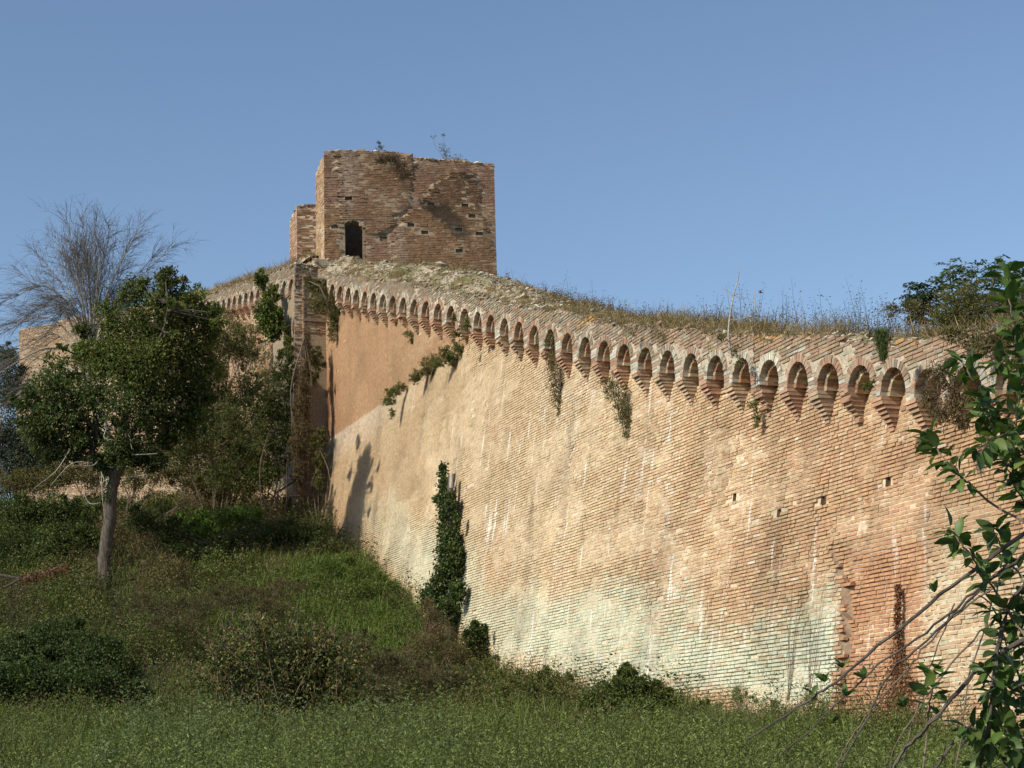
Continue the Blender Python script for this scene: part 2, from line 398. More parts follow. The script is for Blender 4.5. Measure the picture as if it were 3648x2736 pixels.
def build_scarp():
    par = link('scarp', raw_mesh('scarp', np.zeros((0, 3))), wall)
    A = layout(-12, S_END, 1.2, 21.0, 11)
    sm, zm = A[:, :2].mean(1), A[:, 2:].mean(1)
    ok = (zm > base_z(sm) - .35) & arch_mask_low(sm, zm)
    A = A[ok]; sm, zm = sm[ok], zm[ok]
    holes = [hit_scarp(*h) for h in HOLES_PX]
    S = np.arange(-12, S_END + .01, .1257); S[-1] = S_END; Z = np.arange(1.2, 20.2, .134)
    rng = np.random.default_rng(8)
    def nf(s, z):
        d = fbm(s * .5, z * 1.1, seed=51); d2 = fbm(s * 1.7, z * 4.5, seed=52)
        dd = np.clip(-.0065 - .028 * sst(.47, .60, d + .10 * sst(13, 2, s)) * (.4 + 1.2 * d2) - .012 * sst(.5, .7, d2) - .016 * sst(26, 33, s) * (.3 + d2), -.048, -.0055)
        return dd + skin(s, z)
    def keep(s, z): return (z > base_z(s.ravel()).reshape(s.shape) - .5) & (z < apex_z(s) + .2)
    g, hs = sheet(Wm, S, Z, nf, mortar_m, holes, keep)
    b = base_of(wall)
    sc_o = add('mortar_bed', g, M_MORTAR, par)
    hole = np.zeros(len(A), bool)
    for (a0, a1, b0, b1) in hs: hole |= (A[:, 1] > a0) & (A[:, 0] < a1) & (A[:, 3] > b0 + .01) & (A[:, 2] < b1 - .01)
    er = fbm(sm * .6, zm * .6, seed=61)
    gone = (rng.random(len(A)) < .0025 + .006 * sst(.6, .75, er) * sst(14, 3, sm)) | hole
    A = A[~gone]; sm, zm = sm[~gone], zm[~gone]; n = len(A)
    rough = .0016 + .005 * sst(12, 0, sm) * sst(.45, .65, fbm(sm * .8, zm * .8, seed=62))
    w = stain(sm, zm)
    cohes = fbm(sm * .9, zm * .9, seed=63)
    col = pick_colors(PAL_M, w ** 1.15, n, rng)
    wm_ = (w / w.sum(1, keepdims=True)) @ PAL_M
    col = mix(col, wm_, .62 + .24 * sst(8, 22, sm))            # far bricks weathered to one tone, near ones vary more
    col = col * grime(sm, zm)[:, None]
    a = (sst(28, 20, sm) * .9 + .35) * sst(ZL + .1, ZL - .2, zm) * (.35 + .65 * sst(2, 9, sm))
    col = np.concatenate([col, a[:, None]], 1)
    fr = np.maximum(rng.normal(.000, .0022, n) + rng.normal(0, 1, n) * rough, -.003) + skin(sm, zm)
    odd = rng.random(n) < .015; fr[odd] += rng.uniform(-.02, .014, odd.sum())
    wz = A[:, 2:3] * 0 + (fbm(A[:, :1] * .35, A[:, 2:3] * .5, seed=64) - .5) * .03
    z0, z1 = A[:, 2] + wz[:, 0], A[:, 3] + wz[:, 0]
    return par, (A[:, 0], A[:, 1], z0, z1, fr - .08, fr, rough * .6, col)
scarp_part, scarp_b = build_scarp()

PAL_P = np.array([(0.297, 0.207, 0.148), (0.348, 0.229, 0.153), (0.248, 0.187, 0.134), (0.297, 0.281, 0.22), (0.43, 0.431, 0.354), (0.331, 0.262, 0.144)])
def par_col(s, z, rng):
    n = len(s); a = fbm(s * .5, z * 1.2, seed=91); b = fbm(s * 1.5, z * 1.5, seed=92)
    near = sst(14, 6, s)
    w = np.stack([.8 + 0 * a, .5 + 1.2 * near, .35 + 1.0 * (1 - near) * b, .3 + 1.1 * (1 - near), .08 + .9 * sst(.58, .72, b), .12 + .2 * b], 1)
    c = pick_colors(PAL_P, w, n, rng); c = mix(c, (w / w.sum(1, keepdims=True)) @ PAL_P, np.full(n, .35))
    lich = sst(.66, .72, fbm(s * 1.1, z * 2.5, seed=93)) * sst(.15, .5, z - apex_z(s))
    c = mix(c, np.array([.50, .27, .05]), lich * .7)
    return np.concatenate([c, np.zeros((n, 1))], 1)
def Wp(s, z, n): return Wv(s, z, par_n(s) + n)
def par_top(s):
    s = np.asarray(s, float)
    return apex_z(s) + .44 + (fbm(s * .45, s * 0 + 3, seed=95) - .5) * .26
def par_low(s):
    """lower edge of the parapet's spandrels: over the backs of the arches"""
    s = np.asarray(s, float); best = np.full(s.shape, -1e9)
    for sa, za in ARCH:
        d = np.abs(s - sa); rr = R_OUT + R_RING * .6
        zz = np.where(d < rr, za - R_OUT + np.sqrt(np.maximum(rr * rr - d * d, 0)), -1e9)
        best = np.maximum(best, zz)
    return np.where(best < -1e8, apex_z(s) - R_OUT, best)
def build_parapet(Wp, arches, s_lo, s_hi, par_top, par_low, colfun, parent, seed):
    par = link('parapet', raw_mesh('parapet', np.zeros((0, 3))), parent)
    A = layout(s_lo, s_hi, min(float(apex_z(s_lo)), 5.5) - .5, 24.5, seed, zoff=.02)
    sm, zm = A[:, :2].mean(1), A[:, 2:].mean(1)
    rng = np.random.default_rng(seed + 1)
    rag = par_top(sm) + .07 * np.floor(rng.random(len(sm)) * 2.2) * (rng.random(len(sm)) < .5) - .02
    ok = (zm < rag) & (zm > par_low(sm) - .02)
    for sa, za in arches:
        for q in (0, 1):
            d2 = (A[:, q] - sa) ** 2 + (zm - (za - R_OUT)) ** 2
            ok &= ~((d2 < (R_OUT + R_RING * .93) ** 2) & (zm > za - R_OUT - .1))
    A = A[ok]; sm, zm = sm[ok], zm[ok]; n = len(A)
    S = np.arange(s_lo, s_hi + .001, .045); lo = par_low(S); hi = np.maximum(par_top(S) - .04, lo + .02)
    k = 5; T = np.linspace(0, 1, k)[None]
    zz = lo[:, None] * (1 - T) + hi[:, None] * T; ss = np.repeat(S[:, None], k, 1)
    nn = -.012 - .016 * fbm(ss * 1.2, zz * 3, seed=seed + 7)
    V = Wp(ss.ravel(), zz.ravel(), nn.ravel()); c = np.repeat([[.46, .39, .29, 0]], len(V), 0) * (.75 + .5 * fbm(ss.ravel() * 2, zz.ravel() * 2, seed=7))[:, None]
    a = np.arange(len(S) - 1)[:, None] * k + np.arange(k - 1)[None]
    Q = np.stack([a, a + k, a + k + 1, a + 1], -1).reshape(-1, 4)
    # flat top running back into the rampart
    top = np.concatenate([Wp(S, hi, -.012), Wp(S, hi - .02, -.9)]); m = len(S)
    aq = np.arange(m - 1); Q2 = np.stack([aq, aq + 1, aq + 1 + m, aq + m], -1)
    add('mortar_bed', join([(V, Q, None, c), (top, Q2, None, np.repeat([[.35, .29, .21, 0]], 2 * m, 0))]), M_RUBBLE, par)
    col = colfun(sm, zm, rng)
    fr = rng.normal(.0, .004, n) - sst(.6, .75, fbm(sm * .9, zm * 1.3, seed=seed + 3)) * .02
    odd = rng.random(n) < .04; fr[odd] += rng.uniform(-.03, .02, odd.sum())
    return par, (A[:, 0], A[:, 1], A[:, 2], A[:, 3], fr - .07, fr, np.full(n, .003), col)
parapet_part, par_b = build_parapet(Wp, ARCH, -8.5, S_END, par_top, par_low, par_col, wall, 301)

# the 300 bricks that show largest are objects of their own, the rest one mesh per part
def split_bricks(sets, limit=300, xmax=3260):
    """sets: list of (W, arrays, parent, mat, seed); rank by size in the picture"""
    area = []
    for i, (W, B, par, mt, sd) in enumerate(sets):
        s0, s1, z0, z1, n0, n1 = B[:6]
        xa, ya, da = proj(W(s0, (z0 + z1) / 2, n1)); xb, yb, db = proj(W(s1, (z0 + z1) / 2, n1))
        w = np.abs(xa - xb) * (z1 - z0) / da
        vis = (xa > 0) & (xb > 0) & (xa < xmax) & (xb < xmax) & (ya > 0) & (ya < 2440)
        area.append(np.where(vis, w, 0))
    allw = np.concatenate(area); thr = np.sort(allw)[-limit] if len(allw) > limit else -1
    for i, (W, B, par, mt, sd) in enumerate(sets):
        big = (area[i] >= thr) & (area[i] > 0)
        for j in np.nonzero(big)[0]:
            g = brick_geo(W, *[b[j:j + 1] for b in B], sd + int(j))
            c = g[0].mean(0); o = add('brick', g, mt, par, loc=c)
        g = brick_geo(W, *[b[~big] for b in B], sd)
        o = add('brickwork', g, mt, par); o['kind'] = 'stuff'
split_bricks([(Wm, scarp_b, scarp_part, M_BRICK, 501), (Wp, par_b, parapet_part, M_BRICK, 777)])

# corbels and arches
PAL_C = np.array([(0.439, 0.24, 0.153), (0.389, 0.214, 0.148), (0.419, 0.337, 0.23), (0.458, 0.285, 0.172), (0.358, 0.296, 0.224)])
def ring_geo(W, sa, zc, r0, r1, n0, n1, pal, rng, nv, a0=0.0, a1=math.pi):
    geos = []
    e = np.linspace(a0, a1, nv + 1)
    for i in range(nv):
        g = .10 * (e[1] - e[0]); b0, b1 = e[i] + g, e[i + 1] - g
        rr1 = r1 + rng.uniform(-.02, .008); rr0 = r0 + rng.uniform(-.003, .005); nn = n1 + rng.normal(0, .005)
        am = (b0 + b1) / 2
        S = np.array([sa - rr0 * math.cos(b0), sa - rr0 * math.cos(b1), sa - rr1 * math.cos(b1), sa - rr1 * math.cos(b0)] * 2)
        Z = np.array([zc + rr0 * math.sin(b0), zc + rr0 * math.sin(b1), zc + rr1 * math.sin(b1), zc + rr1 * math.sin(b0)] * 2)
        n = np.array([n0] * 4 + [nn] * 4); q = np.array([[4, 5, 6, 7], [0, 1, 5, 4], [1, 2, 6, 5], [2, 3, 7, 6], [3, 0, 4, 7]])
        c = np.asarray(pal)[rng.integers(len(pal))] * rng.uniform(.8, 1.2)
        geos.append((W(S, Z, n), q, None, np.repeat([c], 8, 0)))
    # mortar core so that no light shows between the stones
    k = 20; ee = np.linspace(a0, a1, k)
    for (ra, na, rb, nb) in ((r0 + .004, n0, r0 + .004, n1 - .012), (r0 + .004, n1 - .012, r1 - .004, n1 - .012)):
        va = W(sa - ra * np.cos(ee), zc + ra * np.sin(ee), np.full(k, na)); vb = W(sa - rb * np.cos(ee), zc + rb * np.sin(ee), np.full(k, nb))
        i = np.arange(k - 1); geos.append((np.concatenate([va, vb]), np.stack([i, i + 1, i + 1 + k, i + k], -1), None, np.repeat([[.42, .35, .26]], 2 * k, 0)))
    return join(geos)
PAL_R = np.array([(0.376, 0.258, 0.187), (0.432, 0.391, 0.312), (0.338, 0.278, 0.208), (0.489, 0.474, 0.395), (0.357, 0.216, 0.146)])
def build_machicolation(parent, arches, Wp, face_n, detailed, seed):
    rng = np.random.default_rng(seed)
    for i, (sa, za) in enumerate(arches):
        zc = za - R_OUT
        wh = rng.random()
        pal = (PAL_R if wh < .5 else PAL_R[[0, 2, 4]] if wh < .8 else PAL_R[[1, 3, 2]]) * rng.uniform(.78, 1.1)
        ar = add('arch', ring_geo(Wp, sa, zc, R_OUT, R_OUT + R_RING, -.14, .008, pal, rng, 17), M_BRICK, parent)
        fi = float(face_n(sa, za)) - .02
        g1 = ring_geo(Wp, sa, zc - .02, R_IN, R_IN + .11, min(fi, -.2) - .1, -.125, PAL_R * np.array([.84, .74, .64]), rng, 13)  # inner ring palette darkened: soffit shade put into the colour
        lo = zc - .02
        jam = [box_geo(Wp, sa - R_OUT - .02, sa - R_IN, lo - .33, lo, min(fi, -.2) - .1, -.152, (.46, .33, .22)), box_geo(Wp, sa + R_IN, sa + R_OUT + .02, lo - .33, lo, min(fi, -.2) - .1, -.152, (.46, .33, .22))]
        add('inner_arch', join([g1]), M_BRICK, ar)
    for i in range(len(arches) - 1):
        (sa, za), (sb, zb) = arches[i], arches[i + 1]
        sp = (sa + sb) / 2; hw = max(abs(sa - sb) / 2 - R_OUT, .10)
        zt = min(za, zb) - R_OUT; zh = max(za, zb) - R_OUT + .02
        pal = (.45 * PAL_C[rng.integers(len(PAL_C))] + .55 * PAL_C.mean(0)) * rng.uniform(.86, 1.10); nst = 8 - (rng.integers(1, 4) if rng.random() < .22 else 0); chip = rng.random() < .25
        geos = []; z = zt - .005
        while z < zh:                                  # short pier up to the springing of the higher arch
            c = np.asarray(PAL_R)[rng.integers(5)] * rng.uniform(.85, 1.1); geos.append(box_geo(Wp, sp - hw + rng.uniform(0, .004), sp + hw - rng.uniform(0, .004), z, min(z + .058, zh + .02), -.50, .002 + rng.normal(0, .003), c))
            geos.append(box_geo(Wp, sp - hw + .008, sp + hw - .008, z + .058, z + .068, -.50, -.010, (.44, .37, .27))); z += .067
        steps = []
        for k in range(nst):
            z1 = zt - k * .067 - .010; z0 = z1 - .057
            n1 = .012 - max(k - .6, 0) * .041; h2 = .165 - max(k - 1, 0) * .015
            fl = float(face_n(sp, z0)) + .012
            if n1 < fl: n1 = fl + .01
            c = pal * rng.uniform(.8, 1.2) * rng.uniform(.96, 1.04, 3)
            j = rng.normal(0, .005, 2)
            if chip and rng.random() < .4: j[1] -= rng.uniform(.02, .05)
            g = box_geo(Wp, sp - h2 + j[0] + (rng.uniform(0, .06) if chip else 0), sp + h2 + j[0] - (rng.uniform(0, .04) if chip else 0), z0, z1, min(fl - .15, n1 - .2), n1 + j[1], c)
            steps.append(g)
            geos.append(box_geo(Wp, sp - h2 + .016, sp + h2 - .016, z1 - .002, z1 + .012, min(fl - .15, n1 - .2), n1 - .02, (.40, .33, .24)))
        if detailed:
            co = add('corbel', join(geos), M_BRICK, parent)
            for g in steps: add('brick', g, M_BRICK, co, loc=g[0].mean(0))
        else:
            add('corbel', join(geos + steps), M_BRICK, parent)
build_machicolation(parapet_part, ARCH, Wp, lambda s, z: scarp_n(z) - par_n(s), True, 41)

# rubble crest and rampart top
def rock_field(P, size, rng, cols):
    """low stones: jittered octahedra cut once"""
    n = len(P)
    base = np.array([[1, 0, 0], [-1, 0, 0], [0, 1, 0], [0, -1, 0], [0, 0, 1], [0, 0, -1], [.6, .6, .5], [-.6, .6, .5], [-.6, -.6, .5], [.6, -.6, .5]])
    T = np.array([[0, 6, 9], [4, 9, 6], [4, 6, 7], [2, 7, 6], [4, 7, 8], [1, 8, 7], [4, 8, 9], [3, 9, 8], [0, 2, 6], [2, 1, 7], [1, 3, 8], [3, 0, 9], [5, 2, 0], [5, 1, 2], [5, 3, 1], [5, 0, 3]])
    B = base[None] * rng.uniform(.65, 1.3, (n, 10, 1)) * (np.asarray(size)[:, None, None] * rng.uniform([.7, .7, .4], [1.3, 1.3, .9], (n, 3))[:, None, :])
    a = rng.uniform(0, 6.28, n); ca, sa = np.cos(a)[:, None], np.sin(a)[:, None]
    X = B[..., 0] * ca - B[..., 1] * sa; Y = B[..., 0] * sa + B[..., 1] * ca
    V = np.stack([X, Y, B[..., 2]], -1) + np.asarray(P)[:, None]
    return V.reshape(-1, 3), None, ((np.arange(n) * 10)[:, None, None] + T[None]).reshape(-1, 3), np.repeat(cols, 10, 0)
def crest_z(s, d, top):
    """height of the rubble over the parapet, d metres in from its face"""
    A = .14 + .46 * sst(14, 26, s)
    return top(s) - .05 + A * sst(-.05, 1.05, d) - .22 * np.maximum(d - 1.6, 0) + (fbm(s * .8, d * .9 + 7, seed=131) - .5) * (.12 + .3 * A) * sst(.0, .5, d) + (fbm(s * 3, d * 3, seed=133) - .5) * .08
def rubble_cols(n, rng):
    pal = np.array([(.44, .38, .28), (.52, .46, .35), (.38, .31, .22), (.40, .28, .19), (.56, .51, .41), (.34, .29, .21)])
    return pal[rng.integers(0, 6, n)] * rng.uniform(.8, 1.15, (n, 1))
def build_crest(parent, W, top, s_lo, s_hi, nst, seed):
    rng = np.random.default_rng(seed)
    S = np.arange(s_lo, s_hi, .16); Dd = np.concatenate([np.linspace(.0, 2.2, 20), np.linspace(2.6, 14, 12)])
    ss, dd = np.meshgrid(S, Dd, indexing='ij'); zz = crest_z(ss, dd, top)
    V = W(ss.ravel(), zz.ravel(), -dd.ravel() - .01)
    k = len(Dd); a = np.arange(len(S) - 1)[:, None] * k + np.arange(k - 1)[None]
    Q = np.stack([a, a + k, a + k + 1, a + 1], -1).reshape(-1, 4)
    n = fbm(ss.ravel() * .9, dd.ravel() * 1.4, seed=seed + 2)
    c = mix(np.array([.36, .31, .23]), np.array([.17, .16, .08]), sst(.45, .68, n))
    add('rampart_top', (V, Q, None, c), M_EARTH, parent)
    s = rng.uniform(s_lo, s_hi, nst); d = np.abs(rng.normal(0, .85, nst)); d = np.minimum(d, 2.4); sz = rng.gamma(1.6, .014, nst) + .016
    P = W(s, crest_z(s, d, top) + sz * .25, -d - .02)
    g = rock_field(P, np.minimum(sz, .16), rng, rubble_cols(nst, rng))
    o = add('rubble', g, M_RUBBLE, parent); o['kind'] = 'stuff'
build_crest(wall, Wp, par_top, -8.5, 38.35, 6500, 71)

# ================================================================== far wall, stepping out beyond the niche
N_FL = N_UP + F_OFF
FLS, FLE = S_END - .05, 57.0
far_wall = thing('flank_wall', 'distant stretch of the brick wall climbing behind trees past the niche', 'wall', Wv(46, 11.0, N_FL))
def fl_apex(s): return 19.33 + (np.asarray(s, float) - 38.34) * .19
def Wf(s, z, n):
    z = np.asarray(z, float); return Wv(s, z, N_FL + n + BAT * np.maximum(ZL - z, 0) * .6)
def Wfp(s, z, n): return Wv(s, z, N_FL + PROJ + n)
FARCH = [(38.75 + i * 1.08, float(fl_apex(38.75 + i * 1.08))) for i in range(17)]
def fl_top(s): return fl_apex(s) + .45 + (fbm(np.asarray(s) * .5, np.asarray(s) * 0 + 9, seed=97) - .5) * .4
def fl_low(s):
    s = np.asarray(s, float); best = np.full(s.shape, -1e9)
    for sa, za in FARCH:
        d = np.abs(s - sa); rr = R_OUT + R_RING * .6
        best = np.maximum(best, np.where(d < rr, za - R_OUT + np.sqrt(np.maximum(rr * rr - d * d, 0)), -1e9))
    return np.where(best < -1e8, fl_apex(s) - R_OUT, best)
PAL_F = np.array([ORANGE, TAN, CREAM, BROWN, GREY, RED])
def plain_wall(parent, W, smin, smax, zmin, zmax, seed, wts, keep=None, holes=None, partname='facing', pal=PAL_F, mat=None, rough=.004, mcol=(.46, .38, .28), limit=0, nfun=None, prot=None, tone=.45):
    rng = np.random.default_rng(seed); par = link(partname, raw_mesh(partname, np.zeros((0, 3))), parent)
    A = layout(smin, smax, zmin, zmax, seed)
    sm, zm = A[:, :2].mean(1), A[:, 2:].mean(1); ok = np.ones(len(A), bool)
    if keep is not None: ok &= keep(sm, zm) & keep(A[:, 0], zm) & keep(A[:, 1], zm)
    S = np.linspace(smin, smax, max(2, int((smax - smin) / .25) + 1)); Z = np.linspace(zmin, zmax, max(2, int((zmax - zmin) / .134) + 1))
    pf = (lambda s, z: np.zeros(np.shape(s))) if prot is None else prot
    nf = lambda s, z: np.clip(-.012 - .03 * (fbm(s * .8, z * 1.5, seed=seed) - .5), -.035, .0) + pf(s, z)
    mc = lambda s, z: np.asarray(mcol)[None] * (.7 + .6 * fbm(s * .7, z * .7, seed=seed + 4))[:, None]
    g, hs = sheet(W, S, Z, nf, mc, holes, keep)
    add('mortar_bed', g, mat or M_RUBBLE, par)
    for (a0, a1, b0, b1) in hs: ok &= ~((A[:, 1] > a0) & (A[:, 0] < a1) & (A[:, 3] > b0 + .01) & (A[:, 2] < b1 - .01))
    ok &= rng.random(len(A)) > .004
    A = A[ok]; sm, zm = sm[ok], zm[ok]; n = len(A)
    w = wts(sm, zm); col = pick_colors(pal, w, n, rng); col = mix(col, (w / w.sum(1, keepdims=True)) @ pal, np.full(n, tone)) * (.78 + .44 * fbm(sm * 1.3, zm * .5, seed=seed + 9))[:, None]
    p = pf(sm, zm); fr = rng.normal(0, rough, n) + p
    B = (A[:, 0], A[:, 1], A[:, 2], A[:, 3], fr - .06 - p * (p > 0), fr, np.full(n, rough * .6), col)
    if limit: split_bricks([(W, B, par, mat or M_BRICK, seed)], limit, 1790)
    else:
        o = add('brickwork', brick_geo(W, *B, seed), mat or M_BRICK, par); o['kind'] = 'stuff'
    return par
def w_flank(s, z):
    a = fbm(s * .5, z * .5, seed=141); b = fbm(s * 1.4, z * .7, seed=142)
    return np.stack([.8 + a, .8 + 0 * a, .5 + 1.2 * sst(.5, .7, b), .35 + b * .4, .4 + 0 * a, .3 + a * .4], 1)
plain_wall(far_wall, Wf, FLS, FLE, 9.6, 24, 901, w_flank, keep=lambda s, z: (z < fl_apex(s) + .12) & (z > 9.6 + (s - 38) * .12), partname='scarp')
fp, fb = build_parapet(Wfp, FARCH, FLS, FLE, fl_top, fl_low, par_col, far_wall, 331)
o = add('brickwork', brick_geo(Wfp, *fb, 99), M_BRICK, fp); o['kind'] = 'stuff'
build_machicolation(fp, FARCH, Wfp, lambda s, z: -PROJ + 0 * np.asarray(s), False, 43)
build_crest(far_wall, Wfp, fl_top, 39.15, FLE, 2200, 72)
# end face of the far wall, turned to the viewer: the shaded niche with its lintels and doorway
def We(a, z, n):
    a, z, n = np.broadcast_arrays(np.asarray(a, float), np.asarray(z, float), np.asarray(n, float))
    return Wv(S_END - n, z, N_UP + a)
def w_niche(s, z):
    a = fbm(s * 1.5, z * .8, seed=151); return np.stack([.25 + 0 * a, .3 + 0 * a, .1 + 0 * a, 1.2 + a, .5 + a, .3 + 0 * a], 1)
NZ = [pt(1120, y, 63.6)[2] for y in (1138, 1172, 1535, 1600, 1640, 1800)]
def niche_keep(a, z): return ~((a > .04) & (a < .80) & (z > NZ[2]) & (z < NZ[1]))
plain_wall(far_wall, We, 0, F_OFF + PROJ, NZ[3], 19.72, 951, w_niche, keep=niche_keep, partname='niche_face', rough=.018)
plain_wall(far_wall, lambda a, z, n: We(a, z, np.asarray(n) - .46), .04, .80, NZ[2] - .02, NZ[1] + .02, 952, w_niche, partname='niche_back', mcol=(.14, .115, .09), pal=PAL_F * .5, rough=.012)  # recess shade painted in: bricks and mortar of the back darkened
def bx(name, W, s0, s1, z0, z1, n0, n1, c, parent, mat=None): return add(name, box_geo(W, s0, s1, z0, z1, n0, n1, c), mat or M_RUBBLE, parent)
bx('niche_jamb', We, -.02, .04, NZ[2], NZ[1], -.46, -.012, (.30, .22, .15), far_wall)
bx('niche_jamb', We, .80, .83, NZ[2], NZ[1], -.46, -.012, (.30, .22, .15), far_wall)
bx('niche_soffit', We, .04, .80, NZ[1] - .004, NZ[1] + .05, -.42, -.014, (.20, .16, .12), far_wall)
bx('stone_lintel', We, -.02, .86, NZ[0] + .02, NZ[0] + .14, -.3, .07, (.22, .18, .14), far_wall)
bx('stone_sill', We, -.12, .42, NZ[2] - .12, NZ[2] + .02, -.4, .10, (.42, .37, .31), far_wall)
plain_wall(far_wall, We, .34, F_OFF + .25, 9.4, NZ[3] + .01, 953, w_niche, partname='niche_foot')
plain_wall(far_wall, We, -.45, -.02, 9.4, NZ[3] + .01, 954, w_niche, partname='niche_foot')
bx('doorway', We, -.03, .35, 9.4, NZ[3] - .35, -.49, -.47, (.05, .04, .03), far_wall)  # near-black panel paints the unlit doorway interior
bx('wall_core', We, -1.2, F_OFF - .02, 9.0, 19.6, -3.0, -.5, (.25, .19, .13), far_wall)
bx('stone_lintel', We, -.10, .48, NZ[3] - .38, NZ[3] - .24, -.6, .06, (.46, .41, .35), far_wall)
bx('wall_core', Wv, S_END + .02, 42.0, 12.0, 19.74, N_UP - 4.0, N_FL + .2, (.30, .24, .17), far_wall)
bx('rubble_fill', Wv, S_END + .01, 39.4, 19.5, 20.12, N_UP - 4.0, N_FL - .45, (.36, .30, .22), far_wall)
bx('rubble_fill', Wv, S_END + .03, 39.2, 19.5, 19.86, N_FL - .46, N_FL + .26, (.36, .30, .22), far_wall)
def niche_rubble():
    rng = np.random.default_rng(88); n = 420; nn = rng.uniform(N_FL - 1.6, N_FL + .3, n); sd = rng.uniform(-.06, 1.0, n)
    top = np.where(nn < N_FL - .45, 20.12, 19.86); z = np.where(sd < .06, rng.uniform(19.6, 20.1, n).clip(None, top), top)
    o = add('rubble', rock_field(Wv(S_END + sd, z, nn), rng.uniform(.03, .11, n), rng, rubble_cols(n, rng)), M_RUBBLE, far_wall); o['kind'] = 'stuff'
niche_rubble()
# beyond, the wall turns and runs on to the left
Q0 = Wv(FLE - .1, 0, N_FL)[:2]; Q1 = np.array([-24.0, 86.5]); TL = float(np.hypot(*(Q1 - Q0))); Tu = (Q1 - Q0) / TL; Tn = np.array([Tu[1], -Tu[0]])
if Tn[1] > 0: Tn = -Tn
def Wt(s, z, n):
    s, z, n = np.broadcast_arrays(np.asarray(s, float), np.asarray(z, float), np.asarray(n, float))
    return np.stack([Q0[0] + Tu[0] * s + Tn[0] * n, Q0[1] + Tu[1] * s + Tn[1] * n, z], -1)
far2 = thing('bastion_wall', 'farthest brown wall showing between the bare branches at far left', 'wall', Wt(5, 14, 0))
def t_top(s): return 23.6 - np.asarray(s, float) * .03 + (fbm(np.asarray(s) * .5, np.asarray(s) * 0 + 2, seed=98) - .5) * .5
plain_wall(far2, Wt, 0, TL, 12.5, 24.2, 961, lambda s, z: np.stack([.4 + 0 * s, .5 + 0 * s, .2 + 0 * s, 1.0 + 0 * s, .6 + 0 * s, .2 + 0 * s], 1), keep=lambda s, z: z < t_top(s))
build_crest(far2, Wt, t_top, 0, TL, 900, 73)
bx('core', Wt, .05, TL, 12, 23.0, -3.0, -.08, (.3, .22, .15), far2)

# ================================================================== tower and pier
TA = R(10.0)
TF = Wv(S_END + .35, 0, N_UP - .05); TF[:2] = pt(1155, 800, 64.3)[:2]
Uu = np.array([math.cos(TA), math.sin(TA), 0]); Un = np.array([math.sin(TA), -math.cos(TA), 0])
tower = thing('tower', 'ruined square brick tower with arched doorway above the fortress wall', 'tower', (TF[0], TF[1], 17.5))
def Wtw(a, z, n):
    a, z, n = np.broadcast_arrays(np.asarray(a, float), np.asarray(z, float), np.asarray(n, float))
    return np.stack([TF[0] + Uu[0] * a + Un[0] * n, TF[1] + Uu[1] * a + Un[1] * n, z], -1)
def tpx(x, y):
    """crop pixel (of the tower close-up) to face coordinates"""
    x, y = 950 + x / 2.458, 450 + y / 2.458
    v = pt(x, y, 1.0) - EYE; t = ((TF - EYE)[:2] @ Un[:2]) / (v[:2] @ Un[:2]); P = EYE + v * t
    return float((P - TF)[:2] @ Uu[:2]), float(P[2])
TW = tpx(1998, 600)[0]
tl = np.array([tpx(x, y) for x, y in [(505, 262), (540, 222), (600, 212), (950, 217), (1100, 222), (1230, 245), (1290, 277), (1530, 292), (1700, 300), (1870, 322), (1992, 347)]])
tl[0, 0] = 0; tl[-1, 0] = TW
def tw_top(a): return np.interp(a, tl[:, 0], tl[:, 1]) + (fbm(np.asarray(a) * 4, np.asarray(a) * 0, seed=171) - .5) * .22
dl, dz0 = tpx(675, 1215); dr, _ = tpx(840, 1215); dcx = (dl + dr) / 2; drad = (dr - dl) / 2; dtop = tpx(760, 825)[1]; dzc = dtop - drad * .8
def in_door(a, z, pad=0.0):
    a = np.asarray(a); z = np.asarray(z); d = np.abs(a - dcx)
    return (d < drad + pad) & (z < dzc + .8 * np.sqrt(np.maximum((drad + pad) ** 2 - d * d, 0)))
def poly_mask(poly):
    P = np.array([tpx(x, y) for x, y in poly])
    def f(a, z):
        a = np.asarray(a, float); z = np.asarray(z, float); inside = np.zeros(a.shape, bool)
        a2 = a + (vnoise(a * 5, z * 12, seed=5) - .5) * .22; z2 = z + (vnoise(a * 6 + 9, z * 9, seed=6) - .5) * .16
        j = len(P) - 1
        for i in range(len(P)):
            (x1, y1), (x2, y2) = P[i], P[j]
            c = ((y1 > z2) != (y2 > z2)) & (a2 < (x2 - x1) * (z2 - y1) / (y2 - y1 + 1e-12) + x1); inside ^= c; j = i
        return inside
    return f
rough_l = poly_mask([(600, 190), (1300, 220), (1240, 450), (1235, 690), (1120, 790), (1085, 900), (860, 955), (845, 840), (650, 820), (640, 420)])
rough_r = poly_mask([(1660, 395), (1840, 430), (1830, 520), (1900, 590), (1860, 690), (1880, 800), (1950, 830), (1930, 1000), (2005, 1110), (2010, 1420), (1180, 1420), (1110, 1100), (1110, 950), (1210, 800), (1330, 720), (1460, 520), (1600, 420)])
rough_c = poly_mask([(500, 680), (640, 700), (650, 830), (670, 1240), (500, 1240)])
def tw_prot(a, z):
    m = rough_l(a, z) * .065 + rough_r(a, z) * .055 + rough_c(a, z) * .03
    return m + (rough_l(a, z) | rough_r(a, z)) * (fbm(np.asarray(a) * 2.2, np.asarray(z) * 3.0, seed=175) - .5) * .06
PAL_T = np.array([(0.27, 0.155, 0.105), (0.222, 0.122, 0.065), (0.109, 0.063, 0.04), (0.312, 0.227, 0.17), (0.255, 0.149, 0.076), (0.549, 0.423, 0.348)])
